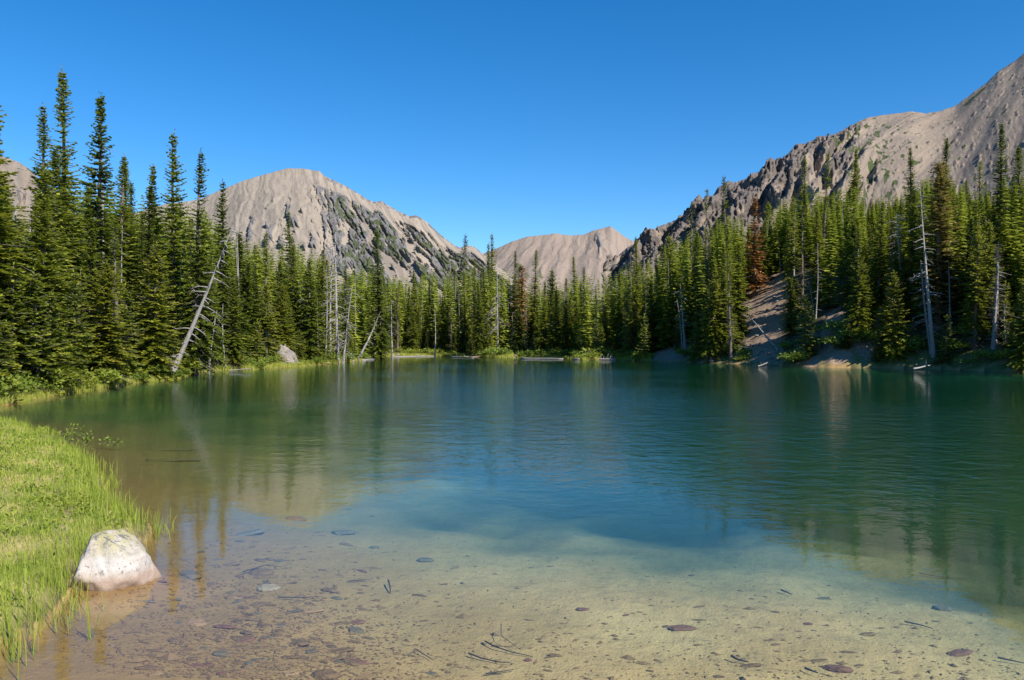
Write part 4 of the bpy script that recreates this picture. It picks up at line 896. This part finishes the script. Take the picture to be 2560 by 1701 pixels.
ZN = [(-1, 560, 1180, 1330, 'beyond the pale boulder, by the dark slab'), (560, 900, 1180, 1330, 'by the long dark slab'), (-1, 480, 1330, 1480, 'in front of the pale boulder'), (480, 900, 1330, 1450, 'around the pale pointed stone'), (-1, 560, 1450, 1600, 'around the orange stone, by the bottom edge'), (560, 900, 1450, 1600, 'around the chunky brown stone'), (900, 1500, 1180, 1420, 'on the sand around the squarish grey stone'), (900, 1500, 1420, 1600, 'on the sand by the sunken twigs'), (1500, 2400, 1180, 1430, 'on the sand toward the tree reflections'), (1500, 2400, 1430, 1600, 'on the sand of the bottom corner')]
CN = {'brown': 'dark brown', 'grey': 'dark grey', 'ochre': 'tan', 'red': 'reddish brown', 'pale': 'pale'}
for i in range(250):
    if i < 190:
        u = random.gauss(590, 150); v = 1568 - abs(random.gauss(0, 150)) - 5
        if random.random() < .25: u = random.uniform(380, 900); v = random.uniform(1170, 1560)
    else: u = random.uniform(850, 2330); v = random.uniform(1270, 1560)
    if u < 330 and v < 1480 or v < 1165: continue
    w = random.choice([.035, .045, .055, .07, .09]) * random.uniform(.8, 1.3) * (1 if i < 190 else .8); col = random.choices(list(STM), [.58, .20, .07, .14, .01])[0]
    zn = next((z[4] for z in ZN if z[0] <= u < z[1] and z[2] <= v < z[3]), 'on the bed of the shallows'); sz = 'small' if w < .052 else 'flat' if w < .075 else 'broad'
    l = f'{sz} {CN[col]} stone {zn}'
    stone(u, v, w, col, l, 'stones ' + zn, None, random.uniform(1.1, 2.3), rise=random.uniform(-.7, .7))
# gravel too fine to count
gm = MB(); rng = np.random.default_rng(88); n = 5200
u = np.concatenate([rng.normal(560, 210, 3600), rng.uniform(300, 2360, n - 3600)]); v = np.concatenate([1575 - np.abs(rng.normal(0, 170, 3600)), 1575 - np.abs(rng.normal(0, 140, n - 3600))]); v = np.maximum(v, 1200)
Yg = (CAMH + .15) * FPX / (v - HV); xg = (u - CX) / FPX * Yg; k = (poly_sdf(xg, Yg, LAKE) < -.15); xg, Yg = xg[k], Yg[k]; zg = height(xg, Yg); n = len(xg)
L = rng.lognormal(-4.3, .5, n); a = rng.normal(0, .7, n); d = np.stack([np.cos(a), np.sin(a), 0 * a], -1); sd = np.stack([-np.sin(a), np.cos(a), 0 * a], -1)
c = np.stack([xg, Yg, zg + .003], -1); up = np.array([0, 0, 1.]) * (L * rng.uniform(.1, .5, n))[:, None]
c0, c1, c2, c3 = c - d * L[:, None], c + sd * (L * .4)[:, None], c + d * L[:, None], c - sd * (L * .4)[:, None]
VV = np.stack([c0, c3, c2, c1, c + up], 1).reshape(-1, 3); i5 = np.arange(n)[:, None] * 5
FF = np.stack([i5 + [0, 1, 4], i5 + [1, 2, 4], i5 + [2, 3, 4], i5 + [3, 0, 4]], 1).reshape(-1, 3)
o = link('bed_gravel', make_mesh('bed_gravel', VV, FF, [STM['brown']], smooth=False)); tag(o, 'scattered dark gravel and bits on the sandy lake bed', 'gravel', kind='stuff')

def twig(pts, r, label, forks=2, seed=0):
    rng = np.random.default_rng(seed); P = np.array([(*bed_point(u, v)[:2], bed_point(u, v)[2] + h) for u, v, h in pts]); c = P.mean(0); mb = MB()
    r = r * .62; mb.tube(P - c, r * np.linspace(1, .4, len(P)), 5)
    for k in range(forks):
        i = int(rng.integers(0, len(P) - 1)); d = rng.uniform(-1, 1, 3) * [1, 1, .3]; d /= np.linalg.norm(d); mb.tube([P[i] - c, P[i] - c + d * rng.uniform(.06, .14)], [r * .4, r * .15], 4)
    return tag(link('sunken_twig', mb.mesh('sunken_twig', [M['twig']], True), None, tuple(c)), label, 'twig')
twig([(1118, 1488, .03), (1140, 1500, .03), (1180, 1510, .02), (1228, 1517, .01)], .010, 'upper dark twig of the group at the bottom middle', 1, 1)
twig([(1080, 1516, .03), (1110, 1524, .02), (1150, 1533, .02), (1175, 1534, .02)], .010, 'lower dark twig of the group at the bottom middle', 2, 2)
twig([(1120, 1560, .02), (1150, 1556, .02), (1185, 1550, .02)], .009, 'short dark twig at the very bottom middle', 1, 3)
twig([(1155, 1470, .10), (1155, 1485, .06), (1200, 1508, .03)], .006, 'thin pale brown stem poking up among the dark twigs', 0, 4)
twig([(895, 1353, .06), (899, 1362, .04), (900, 1370, .01)], .014, 'short dark peg standing upright on the sand', 0, 5)
twig([(960, 1508, .03), (985, 1520, .02), (1000, 1530, .02)], .007, 'small crooked twig beside the dark twig group', 1, 6)
twig([(1685, 1525, .04), (1700, 1530, .03), (1725, 1533, .02)], .016, 'dark stubby twig alone on the bottom sand', 1, 7)
twig([(560, 1326, .03), (610, 1318, .06), (650, 1314, .03)], .009, 'tangled arched twig behind the pale pointed stone', 4, 8)
twig([(2085, 1441, .03), (2120, 1446, .02), (2150, 1455, .02)], .012, 'dark stick on the sand near the corner reflections', 0, 9)
twig([(1800, 1366, .03), (1825, 1374, .02)], .014, 'short dark stick in the bluish shallows', 0, 10)
twig([(2120, 1328, .03), (2180, 1336, .02), (2230, 1338, .02)], .012, 'long thin stick under the green reflections', 0, 11)
twig([(2300, 1525, .03), (2360, 1535, .02)], .013, 'dark stick cut by the bottom corner', 0, 12)
twig([(1855, 1550, .03), (1885, 1562, .03)], .014, 'short dark stick at the bottom edge of the sand', 0, 13)
twig([(640, 1382, .02), (700, 1386, .03), (742, 1380, .02)], .009, 'long dark twig under the pale pointed stone', 1, 14)
twig([(800, 1345, .02), (860, 1340, .02)], .006, 'thin stick at the edge of the stony shallows', 0, 15)

# ------------------------------------------------------------------ grasses
def blades(P, h, w, rng, lean=.35, tint=None):
    n = len(P); a = rng.uniform(0, 6.28, n); b = rng.uniform(0, 6.28, n); l = np.abs(rng.normal(0, lean, n)) * h
    dx = np.stack([np.cos(a), np.sin(a), 0 * a], -1) * l[:, None]; s = np.stack([np.cos(b), np.sin(b), 0 * b], -1) * (w / 2)[:, None]; z = np.array([0, 0, 1.])
    m1 = P + dx * .3 + z * (h * .55)[:, None]; t = P + dx + z * (h * np.sqrt(np.maximum(.2, 1 - (l / np.maximum(h, 1e-6)) ** 2 * .6)))[:, None]
    V = np.stack([P - s, P + s, m1 + s * .8, m1 - s * .8, t + s * .1, t - s * .1], 1).reshape(-1, 3); i = np.arange(n)[:, None] * 6
    F = np.stack([i + [0, 1, 2, 3], i + [3, 2, 4, 5]], 1).reshape(-1, 4)
    return V, F, np.repeat(np.clip(.45 + rng.normal(0, .16, n) if tint is None else tint, 0, 1), 6)
def grass(name, P, h, w, label, rng, lean=.35, tint=None):
    V, F, t = blades(P, h, w, rng, lean, tint); return tag(link(name, make_mesh(name, V, F, [M['grass']], {'tint': t}, smooth=False)), label, 'grass', kind='stuff')
rng = np.random.default_rng(21)
N0 = 660000; xs = rng.uniform(-19, -1.6, N0); ys = 4.2 + (21.5 - 4.2) * rng.uniform(0, 1, N0); k = (np.abs(xs) < .95 * ys + .4); xs, ys = xs[k], ys[k]
ds = poly_sdf(xs, ys, LAKE) + .05 * fbm(xs * 3, ys * 3, 2, 6); bx, by = XU(252, 6.5), 6.5; far = np.hypot((xs - bx), (ys - by)) > .30
clump = fbm(xs * 1.1, ys * 1.1, 3, 610); cl2 = fbm(xs * 3.5, ys * 3.5, 2, 611)
prob_e = np.clip((1 - np.abs(ds - .14) / .42), 0, 1) * np.clip(.55 + 1.1 * cl2, .05, 1) * (ds > -.30)
ke = far & (rng.random(len(xs)) < prob_e * .5 * np.clip(9 / ys, .35, 1.4))
z = height(xs[ke], ys[ke]); h = rng.uniform(.10, .32, ke.sum()) * np.clip(1.0 + .9 * clump[ke], .45, 1.3) * np.interp(ys[ke], [6, 9, 13, 19], [1, .95, .75, .6])
grass('sedge', np.stack([xs[ke], ys[ke], np.maximum(z, -.06)], -1), h, .0045 * np.clip(ys[ke] / 6, 1, 2.0), 'tall bright sedge lining the grassy bank at the water edge', rng, .30)
lush = sstep(.02, .34, clump + .30 * np.exp(-((ds - .7) / .4) ** 2))
kt = far & (ds > .25) & ~ke & (rng.random(len(xs)) < .34 * np.clip(10 / ys, .3, 1.2))
z = height(xs[kt], ys[kt]); lu = lush[kt]; n = kt.sum(); h = (.02 + .055 * rng.random(n)) * (1 - lu) + (.045 + .075 * rng.random(n)) * lu
tn = np.where(rng.random(n) < .62 * (1 - lu), rng.uniform(.8, 1.0, n), .40 + rng.normal(0, .15, n) + .1 * (1 - lu))
grass('turf', np.stack([xs[kt], ys[kt], z], -1), h, .006 * np.clip(ys[kt] / 6, 1, 2.4), 'short trodden turf with dry patches on the near bank', rng, .6, tn)
# few reeds standing in the water
pts = []
for (u, v, n_, sp) in [(15, 1500, 16, .10), (45, 1480, 14, .06), (207, 1445, 6, .03), (5, 1540, 8, .06)]:
    x, y = G(u, v); pts.append(np.stack([rng.normal(x, sp, n_), rng.normal(y, sp, n_), np.full(n_, -.08)], -1))
P_ = np.concatenate(pts); grass('reeds', P_, rng.uniform(.2, .42, len(P_)), np.full(len(P_), .0055), 'few thin reeds standing in the shallow water near the boulder', rng, .2)
# grass along the far shores
us = rng.uniform(-80, 1500, 26000); Ys = np.array([np.interp(us, FU, FY)])[0] + np.abs(rng.normal(0, 1.1, len(us))) * np.where((us > 850) & (us < 1480), 2.2, 1.0) - .25; Ys = np.where(us < 0, 25 + np.abs(rng.normal(0, 1.5, len(us))), Ys)
xs = (us - CX) / FPX * Ys; zs = height(xs, Ys); dd = poly_sdf(xs, Ys, LAKE); k = (zs > -.12) & (dd > -.3) & ~((np.abs(us - 1090) < 18) & (Ys < 150)) & (perlin(us / 25, us * 0, 615) > -.42)
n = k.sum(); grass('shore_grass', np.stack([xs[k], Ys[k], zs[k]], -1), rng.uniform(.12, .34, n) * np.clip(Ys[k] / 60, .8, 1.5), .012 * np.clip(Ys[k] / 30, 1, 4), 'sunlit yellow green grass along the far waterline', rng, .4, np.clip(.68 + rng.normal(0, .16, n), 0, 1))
# leafy herbs in the turf
xs = rng.uniform(-12, -2.2, 60000); ys = rng.uniform(4.6, 20, 60000); ds = poly_sdf(xs, ys, LAKE); cl = fbm(xs * 1.1, ys * 1.1, 3, 610); k = (ds > .15) & (np.hypot(xs - bx, ys - by) > .33) & (cl > .12) & (np.abs(xs) < .69 * ys) & (rng.random(60000) < np.clip(8 / ys, .25, 1) * np.exp(-np.maximum(ds - 1.2, 0)))
n = k.sum(); P_ = np.stack([xs[k], ys[k], height(xs[k], ys[k]) + rng.uniform(.03, .13, n)], -1); a = rng.uniform(0, 6.28, n); o_ = np.stack([np.cos(a), np.sin(a), rng.uniform(.1, .9, n)], -1); sv = np.cross(o_, rng.normal(0, 1, (n, 3))); sv /= np.linalg.norm(sv, axis=1)[:, None]
hb = MB(); hb.rhombs(P_, P_ + o_ * .045, sv * .012, np.clip(.5 + rng.normal(0, .18, n), 0, 1)); f_ = rng.random(n) < .03
hb.rhombs(P_[f_] + [0, 0, .03], P_[f_] + [.02, 0, .035], np.tile([[0, .009, 0.]], (f_.sum(), 1)), np.full(f_.sum(), .5), 1)
tag(link('bank_herbs', hb.mesh('bank_herbs', [M['shrub'], M['petal']])), 'low leafy herbs with a few yellow flowers in the bank turf', 'herbs', kind='stuff')
# willow sprigs leaning out over the water at the grass corner
def sprig(u, v, n_, reach, label, seed):
    rng = np.random.default_rng(seed); x, y = G(u, v); mb = MB()
    for i in range(n_):
        d = np.array([rng.uniform(.2, 1), rng.uniform(-.5, .5), rng.uniform(.15, .7)]); L = reach * rng.uniform(.5, 1); s = np.linspace(0, 1, 7); P = d * (L * s)[:, None] + np.array([0, 0, -.25 * L]) * (s ** 2)[:, None] + [rng.uniform(-.25, .25), rng.uniform(-.2, .2), 0]
        mb.tube(P, .007 * (1 - .7 * s), 4, .3, 1)
        k = 16; q = P[rng.integers(1, 7, k)] + rng.normal(0, .03, (k, 3)); o = rng.normal(0, 1, (k, 3)); o[:, 2] = np.abs(o[:, 2]); o /= np.linalg.norm(o, axis=1)[:, None]; sv = np.cross(o, rng.normal(0, 1, (k, 3))); sv /= np.linalg.norm(sv, axis=1)[:, None]
        mb.rhombs(q, q + o * .07, sv * .018, np.clip(.6 + rng.normal(0, .15, k), 0, 1))
    tag(link('willow_sprig', mb.mesh('willow_sprig', [M['shrub'], M['bark']]), None, (x, y, max(0, hz(x, y)))), label, 'shrub')
sprig(100, 1005, 9, .5, 'leafy willow twigs at the corner of the grassy bank', 1)
sprig(140, 1018, 9, .55, 'low willow twigs leaning out over the water from the bank corner', 2)
sprig(226, 1020, 5, .3, 'lone leafy sprig poking out of the brown shallows', 3)

# where several trees would share a label, say which of them by height
by = {}
for o in COL.objects:
    if o.parent is None and o.get('category') in ('tree', 'dead tree', 'shrub'): by.setdefault(o['label'], []).append(o)
NUMW = {2: 'two', 3: 'three', 4: 'four', 5: 'five'}
for l, os_ in by.items():
    if 2 <= len(os_) <= 5:
        os_.sort(key=lambda o: -o.scale.z); n = len(os_)
        names = {2: ['taller of two', 'shorter of two'], 3: ['tallest of three', 'middle one of three', 'shortest of three'], 4: ['tallest of four', 'second tallest of four', 'third tallest of four', 'shortest of four'], 5: ['tallest of five', 'second tallest of five', 'middle one of five', 'second shortest of five', 'shortest of five']}[n]
        for o, nm in zip(os_, names):
            w = l.split(); kind = next((q for q in ('fir', 'shrub', 'stem') if q in w), None); new = f'{nm} ' + l.replace(kind, kind + 's', 1) if kind else l
            if len(new.split()) <= 16: o['label'] = new
